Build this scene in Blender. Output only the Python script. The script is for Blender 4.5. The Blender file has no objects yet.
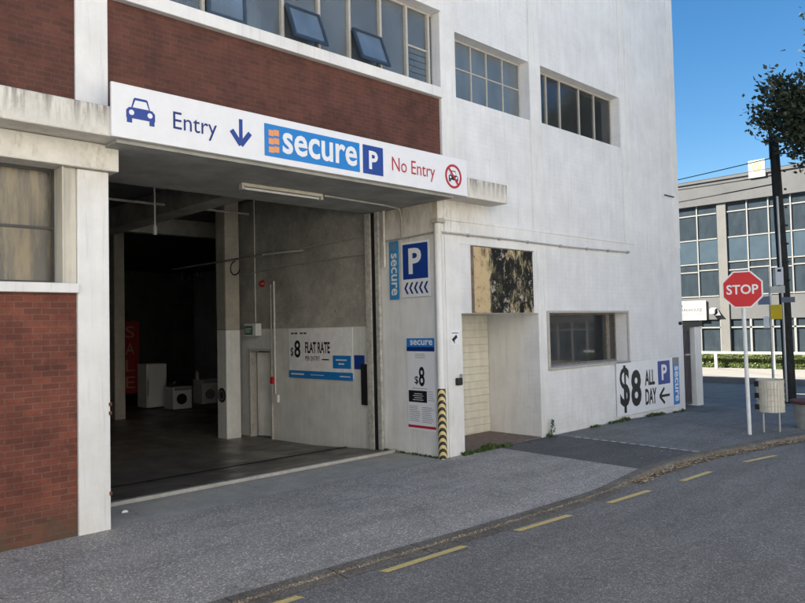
import bpy, bmesh, math, random
from mathutils import Vector, Matrix
R = math.radians
K = 1.3                       # survey units -> metres (the whole survey was taken in units of 1.3 m)
scene = bpy.context.scene
C = scene.collection

# ------------------------------------------------------------------ camera
cd = bpy.data.cameras.new("camera"); cam = bpy.data.objects.new("camera", cd); C.objects.link(cam)
yaw, pitch, roll = R(44.1557), R(2.0713), R(-1.2743)
fw = Vector((math.sin(yaw)*math.cos(pitch), math.cos(yaw)*math.cos(pitch), math.sin(pitch)))
rt = Vector((math.cos(yaw), -math.sin(yaw), 0)); up = rt.cross(fw)
r2 = rt*math.cos(roll)+up*math.sin(roll); u2 = up*math.cos(roll)-rt*math.sin(roll)
cam.matrix_world = Matrix(((r2.x, u2.x, -fw.x, 0), (r2.y, u2.y, -fw.y, -6.5*K), (r2.z, u2.z, -fw.z, 1.755*K), (0, 0, 0, 1)))
cd.sensor_fit = 'HORIZONTAL'; cd.sensor_width = 36; cd.lens = 712.51/805*36
cd.clip_start = 0.05; cd.clip_end = 4000
scene.camera = cam

# ------------------------------------------------------------------ sky and sun
SUN_EL, SUN_TH = 38, 45       # elevation; the sun stands behind the building, towards -X +Y
w = bpy.data.worlds.new("World"); scene.world = w; w.use_nodes = True
nt = w.node_tree; bg = nt.nodes["Background"]
sky = nt.nodes.new("ShaderNodeTexSky"); sky.sky_type = 'NISHITA'; sky.sun_disc = False
sky.sun_elevation = R(SUN_EL); sky.sun_rotation = R(-SUN_TH)
sky.air_density = 1.0; sky.dust_density = 0.3; sky.ozone_density = 1.6; sky.altitude = 0
hs = nt.nodes.new('ShaderNodeHueSaturation'); hs.inputs['Saturation'].default_value = 1.36; nt.links.new(sky.outputs[0], hs.inputs['Color']); nt.links.new(hs.outputs[0], bg.inputs[0]); bg.inputs[1].default_value = 0.044
sl = bpy.data.lights.new("sun", 'SUN'); sl.energy = 5.0; sl.angle = R(0.5); sl.color = (1, .94, .84)
so = bpy.data.objects.new("sun", sl); C.objects.link(so)
sd = Vector((-math.sin(R(SUN_TH))*math.cos(R(SUN_EL)), math.cos(R(SUN_TH))*math.cos(R(SUN_EL)), math.sin(R(SUN_EL))))
so.rotation_euler = (-sd).to_track_quat('-Z', 'Y').to_euler()
vs = scene.view_settings; vs.view_transform = 'Standard'; vs.look = 'None'; vs.gamma = 1; vs.exposure = 2.08
scene.cycles.use_denoising = True
scene.cycles.max_bounces = 10; scene.cycles.diffuse_bounces = 6

# ------------------------------------------------------------------ materials
def S(c):                     # sRGB 0-255 -> linear
    return tuple(((x/255)/12.92 if x/255 <= .04045 else ((x/255+.055)/1.055)**2.4) for x in c)
class NT:
    def __init__(s, name):
        s.m = bpy.data.materials.new(name); s.m.use_nodes = True; s.t = s.m.node_tree
        s.b = s.t.nodes["Principled BSDF"]; s.out = s.t.nodes["Material Output"]
        s.tc = s.t.nodes.new("ShaderNodeTexCoord").outputs["Object"]
    def n(s, typ, **kw):
        nd = s.t.nodes.new(typ)
        for k, v in kw.items():
            if k.startswith("i_"): nd.inputs[k[2:].replace("_", " ")].default_value = v
            else: setattr(nd, k, v)
        return nd
    def l(s, a, b): s.t.links.new(a, b)
    def map(s, sc=(1, 1, 1), loc=(0, 0, 0), src=None):
        m = s.n("ShaderNodeMapping"); m.inputs["Scale"].default_value = sc; m.inputs["Location"].default_value = loc
        s.l(src or s.tc, m.inputs["Vector"]); return m.outputs[0]
    def noise(s, scale, det=6, rough=.6, sc=(1, 1, 1), dist=0, loc=(0, 0, 0)):
        nd = s.n("ShaderNodeTexNoise"); nd.inputs["Scale"].default_value = scale; nd.inputs["Detail"].default_value = det
        nd.inputs["Roughness"].default_value = rough; nd.inputs["Distortion"].default_value = dist
        s.l(s.map(sc, loc), nd.inputs["Vector"]); return nd.outputs["Fac"]
    def ramp(s, fac, stops):
        r = s.n("ShaderNodeValToRGB"); e = r.color_ramp.elements
        while len(e) < len(stops): e.new(.5)
        for el, (p, c) in zip(e, stops):
            el.position = p; el.color = (c, c, c, 1) if isinstance(c, (int, float)) else (*c, 1)
        s.l(fac, r.inputs[0]); return r.outputs[0]
    def mix(s, fac, a, b, mode='MIX'):
        m = s.n("ShaderNodeMix", data_type='RGBA', blend_type=mode)
        for sock, v in ((m.inputs[0], fac), (m.inputs[6], a), (m.inputs[7], b)):
            if isinstance(v, (int, float)): sock.default_value = v
            elif isinstance(v, tuple): sock.default_value = (*v, 1)
            else: s.l(v, sock)
        return m.outputs[2]
    def math(s, op, a, b=None):
        m = s.n("ShaderNodeMath", operation=op)
        for sock, v in zip(m.inputs, (a, b)):
            if v is None: continue
            if isinstance(v, (int, float)): sock.default_value = v
            else: s.l(v, sock)
        return m.outputs[0]
    def bump(s, h, strength=.3, dist=.01):
        b = s.n("ShaderNodeBump"); b.inputs["Strength"].default_value = strength; b.inputs["Distance"].default_value = dist
        s.l(h, b.inputs["Height"])
        if s.b.inputs["Normal"].links: s.l(s.b.inputs["Normal"].links[0].from_socket, b.inputs["Normal"])
        s.l(b.outputs[0], s.b.inputs["Normal"])
    def fin(s, col, rough=.8, spec=.3, metal=0):
        if isinstance(col, tuple): s.b.inputs["Base Color"].default_value = (*col, 1)
        else: s.l(col, s.b.inputs["Base Color"])
        if isinstance(rough, (int, float)): s.b.inputs["Roughness"].default_value = rough
        else: s.l(rough, s.b.inputs["Roughness"])
        s.b.inputs["Specular IOR Level"].default_value = spec; s.b.inputs["Metallic"].default_value = metal
        return s.m
def plain(name, col, rough=.6, spec=.3, metal=0, var=.12, scale=6, bump=.0, bscale=80, streak=0):
    t = NT(name); c = col
    f = t.ramp(t.noise(scale, 7, .65), [(.25, 1-var*1.6), (.75, 1+var*.4)])
    c = t.mix(1.0, col, f, 'MULTIPLY')
    if streak:
        g = t.ramp(t.noise(5, 5, .6, (2.2, 2.2, .18)), [(.38, 1-streak), (.62, 1)])
        c = t.mix(1.0, c, g, 'MULTIPLY')
    if bump: t.bump(t.noise(bscale, 4), bump)
    return t.fin(c, rough, spec, metal)

M = {}
def brick(name, c1, c2, mortar, dirt, bw=.185, bh=.070, dark=.62, band=None):
    t = NT(name)
    xz = t.n("ShaderNodeSeparateXYZ"); t.l(t.tc, xz.inputs[0])
    cb = t.n("ShaderNodeCombineXYZ"); t.l(t.math('ADD', xz.outputs[0], xz.outputs[1]), cb.inputs[0]); t.l(xz.outputs[2], cb.inputs[1])
    wob = t.n("ShaderNodeTexNoise"); wob.inputs["Scale"].default_value = 7; t.l(t.tc, wob.inputs["Vector"])
    vm = t.n("ShaderNodeVectorMath", operation='SCALE'); t.l(wob.outputs["Color"], vm.inputs[0]); vm.inputs["Scale"].default_value = .012
    va = t.n("ShaderNodeVectorMath", operation='ADD'); t.l(cb.outputs[0], va.inputs[0]); t.l(vm.outputs[0], va.inputs[1])
    br = t.n("ShaderNodeTexBrick"); t.l(va.outputs[0], br.inputs["Vector"])
    br.inputs["Scale"].default_value = 1; br.inputs["Brick Width"].default_value = bw; br.inputs["Row Height"].default_value = bh
    br.inputs["Mortar Size"].default_value = .007; br.inputs["Mortar Smooth"].default_value = .3; br.inputs["Bias"].default_value = 0
    br.inputs["Color1"].default_value = (*c1, 1); br.inputs["Color2"].default_value = (*c2, 1); br.inputs["Mortar"].default_value = (*mortar, 1)
    # per-brick tone
    c = br.outputs['Color']
    c = t.mix(1.0, c, t.ramp(t.noise(2.3, 7, .7), [(.3, dark), (.62, 1.08)]), 'MULTIPLY')
    c = t.mix(t.ramp(t.noise(11, 7, .75), [(.6, 0), (.75, .5)]), c, dirt)
    c = t.mix(t.ramp(t.noise(1.3, 8, .75, loc=(4, 0, 2)), [(.5, 0), (.68, .6)]), c, tuple(x*.45 for x in c2))
    if band:                  # mossy, stained courses close to the pavement
        zr = t.n("ShaderNodeMapRange"); t.l(xz.outputs[2], zr.inputs[0]); zr.inputs[1].default_value = band[0]; zr.inputs[2].default_value = band[1]
        zr.inputs[3].default_value = 1; zr.inputs[4].default_value = 0
        c = t.mix(t.math('MULTIPLY', zr.outputs[0], t.ramp(t.noise(6, 6, .7), [(.35, .1), (.6, .9)])), c, (.085, .07, .045))
    t.bump(br.outputs["Fac"], -.5 if False else .5, -.006)
    t.bump(t.noise(60, 5), .35, .004)
    return t.fin(c, .78, .35)
M['brick'] = brick('red_brick', S((122, 67, 52)), S((98, 56, 46)), S((112, 82, 69)), S((150, 118, 104)), band=(.0, .45))
M['brick_up'] = brick('dark_brick', S((98, 58, 48)), S((82, 51, 43)), S((92, 67, 57)), S((92, 72, 66)), bw=.18, bh=.062, dark=.66)

def whitewall(name, base, bricks=True, stain=.25, foot=True, top=None):
    t = NT(name)
    xz = t.n("ShaderNodeSeparateXYZ"); t.l(t.tc, xz.inputs[0])
    c = t.mix(1.0, base, t.ramp(t.noise(1.6, 8, .7), [(.3, .86), (.7, 1.03)]), 'MULTIPLY')
    c = t.mix(1.0, c, t.ramp(t.noise(.55, 3, .5, (1, 1, 1.3), loc=(2, 0, 7)), [(.35, .94), (.65, 1.02)]), 'MULTIPLY')
    c = t.mix(1.0, c, t.ramp(t.noise(11, 5, .6, (1.8, 1.8, .09), loc=(1, 0, 2)), [(.30, .84), (.42, 1)]), 'MULTIPLY')
    c = t.mix(1.0, c, t.ramp(t.noise(4, 6, .6, (1.6, 1.6, .16)), [(.34, 1-stain), (.55, 1)]), 'MULTIPLY')
    c = t.mix(t.ramp(t.noise(16, 8, .8), [(.66, 0), (.72, .5)]), c, (.42, .38, .32))
    if foot:
        zr = t.n("ShaderNodeMapRange"); t.l(xz.outputs[2], zr.inputs[0]); zr.inputs[1].default_value = -.1; zr.inputs[2].default_value = 1.5
        zr.inputs[3].default_value = 1; zr.inputs[4].default_value = 0
        c = t.mix(t.math('MULTIPLY', zr.outputs[0], t.ramp(t.noise(3, 8, .75, (1, 1, .7)), [(.42, .0), (.7, .55)])), c, (.52, .47, .38))
    if top:                       # rust and damp stains under the canopy
        z1 = t.n("ShaderNodeMapRange"); t.l(xz.outputs[2], z1.inputs[0]); z1.inputs[1].default_value = top[0]; z1.inputs[2].default_value = top[1]
        x1 = t.n("ShaderNodeMapRange"); t.l(xz.outputs[0], x1.inputs[0]); x1.inputs[1].default_value = top[2]; x1.inputs[2].default_value = top[2]-1.2
        z2 = t.math('LESS_THAN', xz.outputs[2], 4.52)
        k = t.math('MULTIPLY', t.math('MULTIPLY', z1.outputs[0], x1.outputs[0]), z2)
        c = t.mix(t.math('MULTIPLY', k, t.ramp(t.noise(4, 8, .72, (1.6, 1.6, .5)), [(.36, .1), (.6, top[3])])), c, (.40, .33, .22))
        c = t.mix(t.math('MULTIPLY', k, t.ramp(t.noise(9, 8, .8, (1.6, 1.6, .3), loc=(3, 3, 3)), [(.56, 0), (.66, .8)])), c, (.20, .16, .11))
    if bricks:
        cb = t.n("ShaderNodeCombineXYZ"); t.l(t.math('ADD', xz.outputs[0], xz.outputs[1]), cb.inputs[0]); t.l(xz.outputs[2], cb.inputs[1])
        br = t.n("ShaderNodeTexBrick"); t.l(cb.outputs[0], br.inputs["Vector"]); br.inputs["Scale"].default_value = 1
        br.inputs["Brick Width"].default_value = .26; br.inputs["Row Height"].default_value = .095
        br.inputs["Mortar Size"].default_value = .009; br.inputs["Mortar Smooth"].default_value = .7
        patch = t.ramp(t.noise(.9, 4), [(.38, .1), (.62, 1)])
        h = t.mix(patch, (0, 0, 0), br.outputs["Fac"])
        t.bump(h, .38, -.007)
        c = t.mix(t.math('MULTIPLY', br.outputs["Fac"], .10), c, (.45, .46, .48))
        blk = t.math('MULTIPLY', t.ramp(t.noise(14, 5, .8, loc=(3, 1, 5)), [(.67, 0), (.7, .8)]), t.ramp(t.noise(.5, 2, loc=(0, 2, 9)), [(.52, 0), (.6, 1)]))
        c = t.mix(blk, c, (.1, .09, .08))
    t.bump(t.noise(18, 7, .7), .25, .008)
    return t.fin(c, .62, .35)
M['white_brick'] = whitewall('white_painted_brick', (.74, .745, .755), True, .06, top=(3.9, 4.5, 10.9, .7))
M['white'] = whitewall('white_painted_render', (.76, .76, .755), False, .06, top=(3.7, 4.5, 10.9, .6))
M['white_jamb'] = whitewall('grey_white_render', (.76, .76, .75), False, .08, top=(3.3, 4.5, 10.9, .9))
M['cream'] = whitewall('aged_cream_render', (.60, .57, .49), False, .3, False)

def canopy_mat():
    t = NT('stained_canopy_render')
    xz = t.n("ShaderNodeSeparateXYZ"); t.l(t.tc, xz.inputs[0])
    c = t.mix(1.0, (.66, .64, .59), t.ramp(t.noise(3, 8, .7), [(.3, .78), (.7, 1.04)]), 'MULTIPLY')
    c = t.mix(t.ramp(t.noise(9, 8, .75, (1, 1, .45)), [(.52, 0), (.72, .6)]), c, (.30, .25, .18))
    zr = t.n("ShaderNodeMapRange"); t.l(xz.outputs[2], zr.inputs[0]); zr.inputs[1].default_value = 4.55; zr.inputs[2].default_value = 4.88
    st = t.math('MULTIPLY', zr.outputs[0], t.ramp(t.noise(14, 4, .6, (1, 1, .08)), [(.44, 0), (.6, .8)]))
    c = t.mix(st, c, (.12, .11, .10))
    t.bump(t.noise(30, 6), .4, .008)
    return t.fin(c, .8, .25)
M['canopy'] = canopy_mat()
M['soffit'] = plain('grey_soffit_paint', (.36, .36, .34), .75, .2, var=.25, scale=2, bump=.2)
def concrete(name, base, dark, sc=1.4, bump=.4):
    t = NT(name)
    c = t.mix(t.ramp(t.noise(sc, 9, .72), [(.34, 0), (.68, 1)]), dark, base)
    c = t.mix(1.0, c, t.ramp(t.noise(22, 6, .75), [(.3, .8), (.7, 1.1)]), 'MULTIPLY')
    c = t.mix(t.ramp(t.noise(13, 3, .5, loc=(4, 4, 4)), [(.70, 0), (.73, .7)]), c, (.05, .045, .035))
    t.bump(t.noise(25, 7), bump, .01)
    return t.fin(c, .82, .25)
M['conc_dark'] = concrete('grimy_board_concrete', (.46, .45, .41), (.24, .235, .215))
M['conc'] = concrete('weathered_concrete', (.44, .41, .35), (.30, .28, .24))
M['far_conc'] = concrete('far_building_concrete', (.118, .120, .118), (.094, .095, .094), .5, .15)
M['far_col'] = concrete('far_building_column_paint', (.165, .162, .150), (.135, .132, .122), .5, .1)
M['paint_in'] = plain('pale_grey_wall_paint', (.68, .69, .67), .55, .35, var=.12, scale=3, bump=.12, streak=.08)
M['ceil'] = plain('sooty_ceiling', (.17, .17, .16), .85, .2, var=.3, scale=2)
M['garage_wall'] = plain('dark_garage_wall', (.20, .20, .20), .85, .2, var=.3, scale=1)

def asphalt(name, base, sp=.5, sc=1.0, patch=.25, rough=.85, tint=(1, 1, 1)):
    t = NT(name)
    c = t.mix(1.0, base, t.ramp(t.noise(.9*sc, 7, .65), [(.3, 1-patch), (.7, 1+patch*.6)]), 'MULTIPLY')
    v = t.n("ShaderNodeTexVoronoi"); v.inputs["Scale"].default_value = 75; t.l(t.tc, v.inputs["Vector"])
    ws = t.n("ShaderNodeSeparateColor"); t.l(v.outputs["Color"], ws.inputs[0])
    c = t.mix(1.0, c, t.ramp(ws.outputs[0], [(0, .62), (.6, 1), (.90, 1.25), (1, 1+sp*1.6)]), 'MULTIPLY')
    c = t.mix(1.0, c, t.ramp(t.noise(1.1, 5, .6, (.35, 2.2, 1)), [(.35, .88), (.6, 1.06)]), 'MULTIPLY')
    c = t.mix(t.ramp(t.noise(7, 8, .8, loc=(9, 2, 0)), [(.66, 0), (.74, .35)]), c, tuple(x*2.2 for x in base))
    cr = t.n("ShaderNodeTexVoronoi", feature='DISTANCE_TO_EDGE'); cr.inputs["Scale"].default_value = .55
    wv = t.n("ShaderNodeTexNoise"); wv.inputs["Scale"].default_value = 2.2; wv.inputs["Detail"].default_value = 8; t.l(t.tc, wv.inputs["Vector"])
    wm = t.n("ShaderNodeVectorMath", operation='MULTIPLY_ADD'); t.l(wv.outputs["Color"], wm.inputs[0]); wm.inputs[1].default_value = (.7, .7, 0); t.l(t.tc, wm.inputs[2]); t.l(wm.outputs[0], cr.inputs["Vector"])
    crk = t.math('MULTIPLY', t.ramp(cr.outputs["Distance"], [(0, 1), (.006, 0)]), t.ramp(t.noise(.5, 3, loc=(5, 1, 0)), [(.48, 0), (.58, .75)]))
    c = t.mix(crk, c, tuple(x*.35 for x in base))
    c = t.mix(t.ramp(t.noise(1.7, 4, .5, loc=(1, 7, 0)), [(.62, 0), (.72, .35)]), c, tuple(x*.55 for x in base))
    gum = t.n("ShaderNodeTexVoronoi"); gum.inputs["Scale"].default_value = 2.6; t.l(t.tc, gum.inputs["Vector"])
    c = t.mix(t.ramp(gum.outputs["Distance"], [(.045, .55), (.06, 0)]), c, tuple(x*.5 for x in base))
    t.bump(v.outputs["Distance"], .4, .005); t.bump(t.noise(3, 5), .25, .02)
    return t.fin(c, rough, .35)
def kerbm(*a):
    m = asphalt(*a); nt = m.node_tree; b = nt.nodes["Principled BSDF"]
    src = b.inputs["Base Color"].links[0].from_socket; N = nt.nodes.new
    tc = N("ShaderNodeTexCoord"); sp = N("ShaderNodeSeparateXYZ"); nt.links.new(tc.outputs["Object"], sp.inputs[0])
    d = N("ShaderNodeMath"); d.operation = 'DIVIDE'; nt.links.new(sp.outputs[0], d.inputs[0]); d.inputs[1].default_value = 1.1
    f = N("ShaderNodeMath"); f.operation = 'FRACT'; nt.links.new(d.outputs[0], f.inputs[0])
    l = N("ShaderNodeMath"); l.operation = 'LESS_THAN'; nt.links.new(f.outputs[0], l.inputs[0]); l.inputs[1].default_value = .012
    mx = N("ShaderNodeMix"); mx.data_type = 'RGBA'; nt.links.new(l.outputs[0], mx.inputs[0]); nt.links.new(src, mx.inputs[6]); mx.inputs[7].default_value = (.04, .038, .035, 1)
    nt.links.new(mx.outputs[2], b.inputs["Base Color"]); return m
M['road'] = asphalt('road_asphalt', (.235, .216, .192), .6, 1.0, .12)
M['apron'] = asphalt('worn_pavement_asphalt', (.385, .355, .315), .75, 1.5, .16)
M['patch'] = asphalt('new_pavement_asphalt', (.135, .13, .122), .4, 1, .2)
M['path2'] = asphalt('old_pavement_asphalt', (.21, .205, .192), .5, 1, .25)
M['kerb'] = kerbm('kerb_concrete', (.20, .175, .14), .4, 3, .35)
M['slab'] = concrete('garage_threshold_concrete', (.50, .48, .43), (.34, .33, .30), 2)
M['gfloor'] = None
def gfloor():
    t = NT('oily_garage_floor')
    c = t.mix(t.ramp(t.noise(1.1, 8, .7), [(.35, 0), (.68, 1)]), (.09, .080, .072), (.17, .15, .135))
    c = t.mix(t.ramp(t.noise(.8, 5, .6, (2.5, .25, 1)), [(.5, 0), (.68, .5)]), c, (.03, .028, .028))
    t.bump(t.noise(9, 6), .15, .01)
    return t.fin(c, t.ramp(t.noise(1.6, 5), [(.35, .28), (.65, .55)]), .5)
M['gfloor'] = gfloor()
M['farpath'] = concrete('pale_far_pavement', (.25, .24, .215), (.20, .19, .17), .8, .1)
M['opp_path'] = concrete('bounce_pavement', (.56, .53, .47), (.48, .45, .40), .8, .1)
M['yellow'] = None
def roadpaint(name, col, under):
    t = NT(name)
    f = t.math('MULTIPLY', t.ramp(t.noise(26, 8, .8), [(.42, 0), (.58, 1)]), t.ramp(t.noise(3.1, 4, .6), [(.3, .45), (.6, 1)]))
    c = t.mix(f, under, col); t.bump(t.noise(70, 3), .3, .004)
    return t.fin(c, .7, .3)
M['yellow'] = roadpaint('worn_yellow_road_paint', (.88, .64, .20), (.60, .48, .22))
M['white_line'] = roadpaint('worn_white_road_paint', (.72, .72, .70), (.35, .35, .34))
M['garage_line'] = roadpaint('grey_floor_line_paint', (.50, .50, .48), (.16, .15, .15))
def moss():
    t = NT('mouldy_peeling_board')
    xz = t.n("ShaderNodeSeparateXYZ"); t.l(t.tc, xz.inputs[0])
    f = t.noise(3.2, 9, .78, (1.3, 1.3, .55), .6, loc=(1.2, 0, 3))
    xd = t.n('ShaderNodeFloatCurve'); xm = t.n('ShaderNodeMapRange'); t.l(xz.outputs[0], xm.inputs[0]); xm.inputs[1].default_value = 9.98; xm.inputs[2].default_value = 11.84; t.l(xm.outputs[0], xd.inputs['Value'])
    cv = xd.mapping.curves[0]; cv.points[0].location = (0, .30); cv.points[1].location = (1, .56)
    for px_, py_ in ((.2, .36), (.32, .74), (.5, .70), (.62, .56), (.8, .62)): cv.points.new(px_, py_)
    xd.mapping.update()
    f = t.math('ADD', f, t.math('MULTIPLY', t.math('SUBTRACT', xd.outputs[0], .5), .55))
    c = t.mix(t.ramp(f, [(.44, 0), (.54, 1)]), (.46, .38, .22), (.010, .011, .010))
    f2 = t.noise(2.2, 8, .75, (1.2, 1, .8), .4, loc=(7, 0, 1))
    c = t.mix(t.ramp(f2, [(.54, 0), (.64, .7)]), c, (.14, .13, .07))
    f3 = t.noise(4.5, 9, .8, loc=(2, 5, 8))
    c = t.mix(t.ramp(f3, [(.56, 0), (.62, .85)]), c, (.48, .43, .36))
    f4 = t.noise(3.6, 8, .8, loc=(12, 5, 8))
    xr = t.n("ShaderNodeMapRange"); t.l(xz.outputs[0], xr.inputs[0]); xr.inputs[1].default_value = 10.0; xr.inputs[2].default_value = 10.55
    xr.inputs[3].default_value = 1; xr.inputs[4].default_value = 0
    c = t.mix(t.math('MULTIPLY', xr.outputs[0], t.ramp(f4, [(.40, .25), (.55, 1)])), c, (.52, .38, .22))
    c = t.mix(t.math('MULTIPLY', xr.outputs[0], t.ramp(t.noise(9, 8, .8), [(.56, 0), (.62, .9)])), c, (.06, .045, .03))
    t.bump(t.noise(20, 8), .5, .012)
    return t.fin(c, .85, .25)
M['moss'] = moss()
def stripes():
    t = NT('yellow_black_hazard_tape')
    xz = t.n("ShaderNodeSeparateXYZ"); t.l(t.tc, xz.inputs[0])
    a = t.math('ADD', xz.outputs[2], t.math('MULTIPLY', t.math('ADD', xz.outputs[0], xz.outputs[1]), 1.2))
    fr = t.math('FRACT', t.math('MULTIPLY', a, 8.5)); st = t.math('GREATER_THAN', fr, .5)
    c = t.mix(st, (.62, .50, .22), (.02, .02, .02))
    c = t.mix(t.ramp(t.noise(20, 6, .75), [(.6, 0), (.66, .8)]), c, (.5, .48, .42))
    return t.fin(c, .5, .4)
M['hazard'] = stripes()
M['sign_white'] = plain('sign_white_vinyl', (.74, .75, .78), .35, .45, var=.04)
M['sign_dull'] = plain('dull_sign_board', (.36, .36, .34), .5, .4, var=.08)  # even grey, kept low so the sunlit boards don't blow out
M['sign_navy'] = plain('sign_navy_vinyl', S((30, 62, 140)), .35, .45, var=.05)
M['sign_darknavy'] = plain('sign_dark_navy_vinyl', S((22, 44, 110)), .35, .45, var=.05)
M['sign_blue'] = plain('sign_blue_vinyl', S((30, 122, 196)), .35, .45, var=.05)
M['sign_orange'] = plain('sign_orange_vinyl', S((222, 148, 96)), .4, .4, var=.05)
M['sign_red'] = plain('sign_red_vinyl', S((176, 40, 54)), .4, .4, var=.05)
M['ink'] = plain('black_lettering', (.012, .012, .016), .4, .4, var=.05)
M['ink_grey'] = plain('grey_lettering', (.22, .22, .24), .5, .3, var=.05)
M['poster_strip'] = plain('faded_blue_vinyl', S((60, 140, 196)), .4, .4, var=.15)
M['metal'] = plain('galvanised_metal', (.42, .43, .44), .42, .5, .6, var=.15, scale=12)
M['alu'] = plain('brushed_aluminium', (.55, .56, .57), .35, .5, .7, var=.1)
M['pipe'] = plain('painted_conduit', (.42, .41, .38), .55, .4, var=.25, scale=9)
M['pipe_w'] = plain('white_conduit', (.62, .61, .57), .5, .4, var=.2, scale=9)
M['guide'] = plain('scuffed_roller_guide', (.50, .49, .45), .5, .4, var=.35, scale=10)
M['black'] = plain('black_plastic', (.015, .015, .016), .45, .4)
M['dark_gap'] = plain('dark_shadow_gap', (.02, .02, .02), .8, .2)  # near-black colour stands in for the shade inside slots and grooves
M['frame_w'] = plain('flaking_window_frame', (.46, .44, .40), .6, .35, var=.18, scale=14)
M['frame_navy'] = plain('blue_black_sash', (.035, .055, .085), .4, .5, var=.2)
M['timber_dark'] = plain('weathered_timber_frame', (.24, .20, .16), .7, .3, var=.4, scale=12)
M['trim_dark'] = plain('dark_steel_frame', (.05, .05, .05), .5, .4, var=.2)
def glass(name, tint, frost=.5, rough=.05, streaky=0, alt=None):
    t = NT(name)
    col = t.mix(t.ramp(t.noise(1.6, 4, .5, (1.5, 1.5, .7)), [(.35, 0), (.65, 1)]), tuple(x*.75 for x in tint), tint)
    if alt: col = t.mix(t.ramp(t.noise(2.4, 6, .65, (2.2, 2.2, .30), loc=(3, 0, 0)), [(.45, 0), (.62, 1)]), col, alt)
    d = t.b; t.l(col, d.inputs["Base Color"]); d.inputs["Roughness"].default_value = rough; d.inputs["Specular IOR Level"].default_value = .6
    t.bump(t.noise(2.0, 2), .06, .02)
    tr = t.n("ShaderNodeBsdfTransparent"); gl = t.n("ShaderNodeBsdfGlossy"); gl.inputs["Roughness"].default_value = .02
    fr = t.n("ShaderNodeFresnel"); fr.inputs[0].default_value = 1.55
    m1 = t.n("ShaderNodeMixShader"); t.l(fr.outputs[0], m1.inputs[0]); t.l(tr.outputs[0], m1.inputs[1]); t.l(gl.outputs[0], m1.inputs[2])
    m2 = t.n("ShaderNodeMixShader"); m2.inputs[0].default_value = frost; t.l(m1.outputs[0], m2.inputs[1]); t.l(d.outputs[0], m2.inputs[2])
    t.l(m2.outputs[0], t.out.inputs[0])
    return t.m
M['glass_up'] = glass('hazy_window_glass', (.20, .235, .265), .5, .10)
M['glass_up2'] = glass('frosted_window_glass', (.17, .205, .235), .75, .15)
M['glass_clear'] = glass('clear_window_glass', (.10, .11, .12), .18, .05)
M['glass_left'] = glass('grimy_obscured_glass', (.065, .058, .045), .92, .25, alt=(.20, .16, .09))
M['glass_far'] = glass('far_window_glass', (.075, .10, .12), .45, .05)
M['spandrel'] = plain('blue_grey_spandrel_glass', (.055, .08, .10), .12, .6, var=.15, scale=1)
M['curtain'] = plain('pale_curtain', (.55, .55, .52), .9, .1, var=.3, scale=5, streak=.3)
M['opp_cream'] = plain('bounce_cream_render', (.76, .73, .66), .8); M['opp_white'] = plain('bounce_white_render', (.82, .80, .77), .8)  # walls of the unseen bounce buildings across the street
M['shutter'] = plain('cream_roller_shutter_slats', (.68, .65, .55), .5, .35, var=.1, streak=.08)
M['brown_floor'] = plain('brown_painted_recess_floor', (.22, .165, .14), .7, .3, var=.3, scale=8, bump=.2)
M['pole_wood'] = plain('dark_weathered_pole_timber', (.030, .032, .030), .8, .3, var=.35, scale=10, bump=.4, streak=.4)
M['pole_white'] = plain('white_post_paint', (.72, .74, .74), .45, .4, var=.1)
M['bin'] = plain('cream_bin_steel', (.60, .57, .48), .5, .4, var=.15)
M['planter'] = plain('grey_concrete_planter', (.36, .36, .34), .8, .3, var=.25, bump=.3)
M['planter_rim'] = plain('brown_red_planter_rim', (.16, .06, .05), .7, .3, var=.3)
M['stop_red'] = plain('retroreflective_red', S((196, 24, 34)), .4, .4, var=.05)
M['banner_red'] = plain('dull_red_banner_cloth', (.22, .012, .02), .8); M['banner_ink'] = plain('dull_gold_lettering', (.30, .16, .08), .7)
M['sign_yellow'] = plain('sign_yellow_sheet', (.62, .46, .02), .45, .4, var=.1)
M['gate'] = plain('purple_grey_gate_steel', (.085, .078, .09), .5, .4, var=.2)
M['far_frame'] = plain('grey_white_window_frame', (.24, .24, .225), .5)
M['fence_w'] = plain('white_rail_paint', (.60, .59, .54), .5, .35)
M['green_sign'] = plain('green_exit_panel', (.01, .12, .05), .4, .4)
M['red_dark'] = plain('red_car_paint', (.30, .012, .02), .3, .6, var=.05)
M['tyre'] = plain('tyre_rubber', (.02, .02, .02), .85, .2)
M['white_good'] = plain('white_appliance_enamel', (.62, .62, .62), .35, .5, var=.05)
M['batten'] = plain('yellowed_batten_light', (.55, .52, .42), .5, .4, var=.25)
def leafmat(name, a, b, trans=.25, dry=None, dryamt=.0):
    t = NT(name)
    oi = t.n("ShaderNodeNewGeometry")
    c = t.mix(oi.outputs["Random Per Island"], a, b)
    if dry: c = t.mix(t.math('GREATER_THAN', t.noise(8, 3, .8), 1-dryamt), c, dry)
    t.fin(c, .5, .35)
    tl = t.n("ShaderNodeBsdfTranslucent"); t.l(c, tl.inputs[0])
    mx = t.n("ShaderNodeMixShader"); mx.inputs[0].default_value = trans
    t.l(t.b.outputs[0], mx.inputs[1]); t.l(tl.outputs[0], mx.inputs[2]); t.l(mx.outputs[0], t.out.inputs[0])
    return t.m
M['leaf'] = leafmat('dark_purple_green_leaves', (.030, .050, .028), (.075, .090, .060), .3, (.20, .09, .03), .36)
M['hedge'] = leafmat('hedge_leaves', (.06, .11, .02), (.17, .20, .05), .25)
M['weed'] = leafmat('weed_leaves', (.05, .10, .025), (.12, .17, .05), .3)
M['dead'] = leafmat('dead_brown_leaves', (.10, .06, .03), (.62, .48, .30), .1)
M['bark'] = plain('grey_brown_bark', (.07, .055, .042), .9, .2, var=.4, scale=12, bump=.6, bscale=30)

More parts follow.
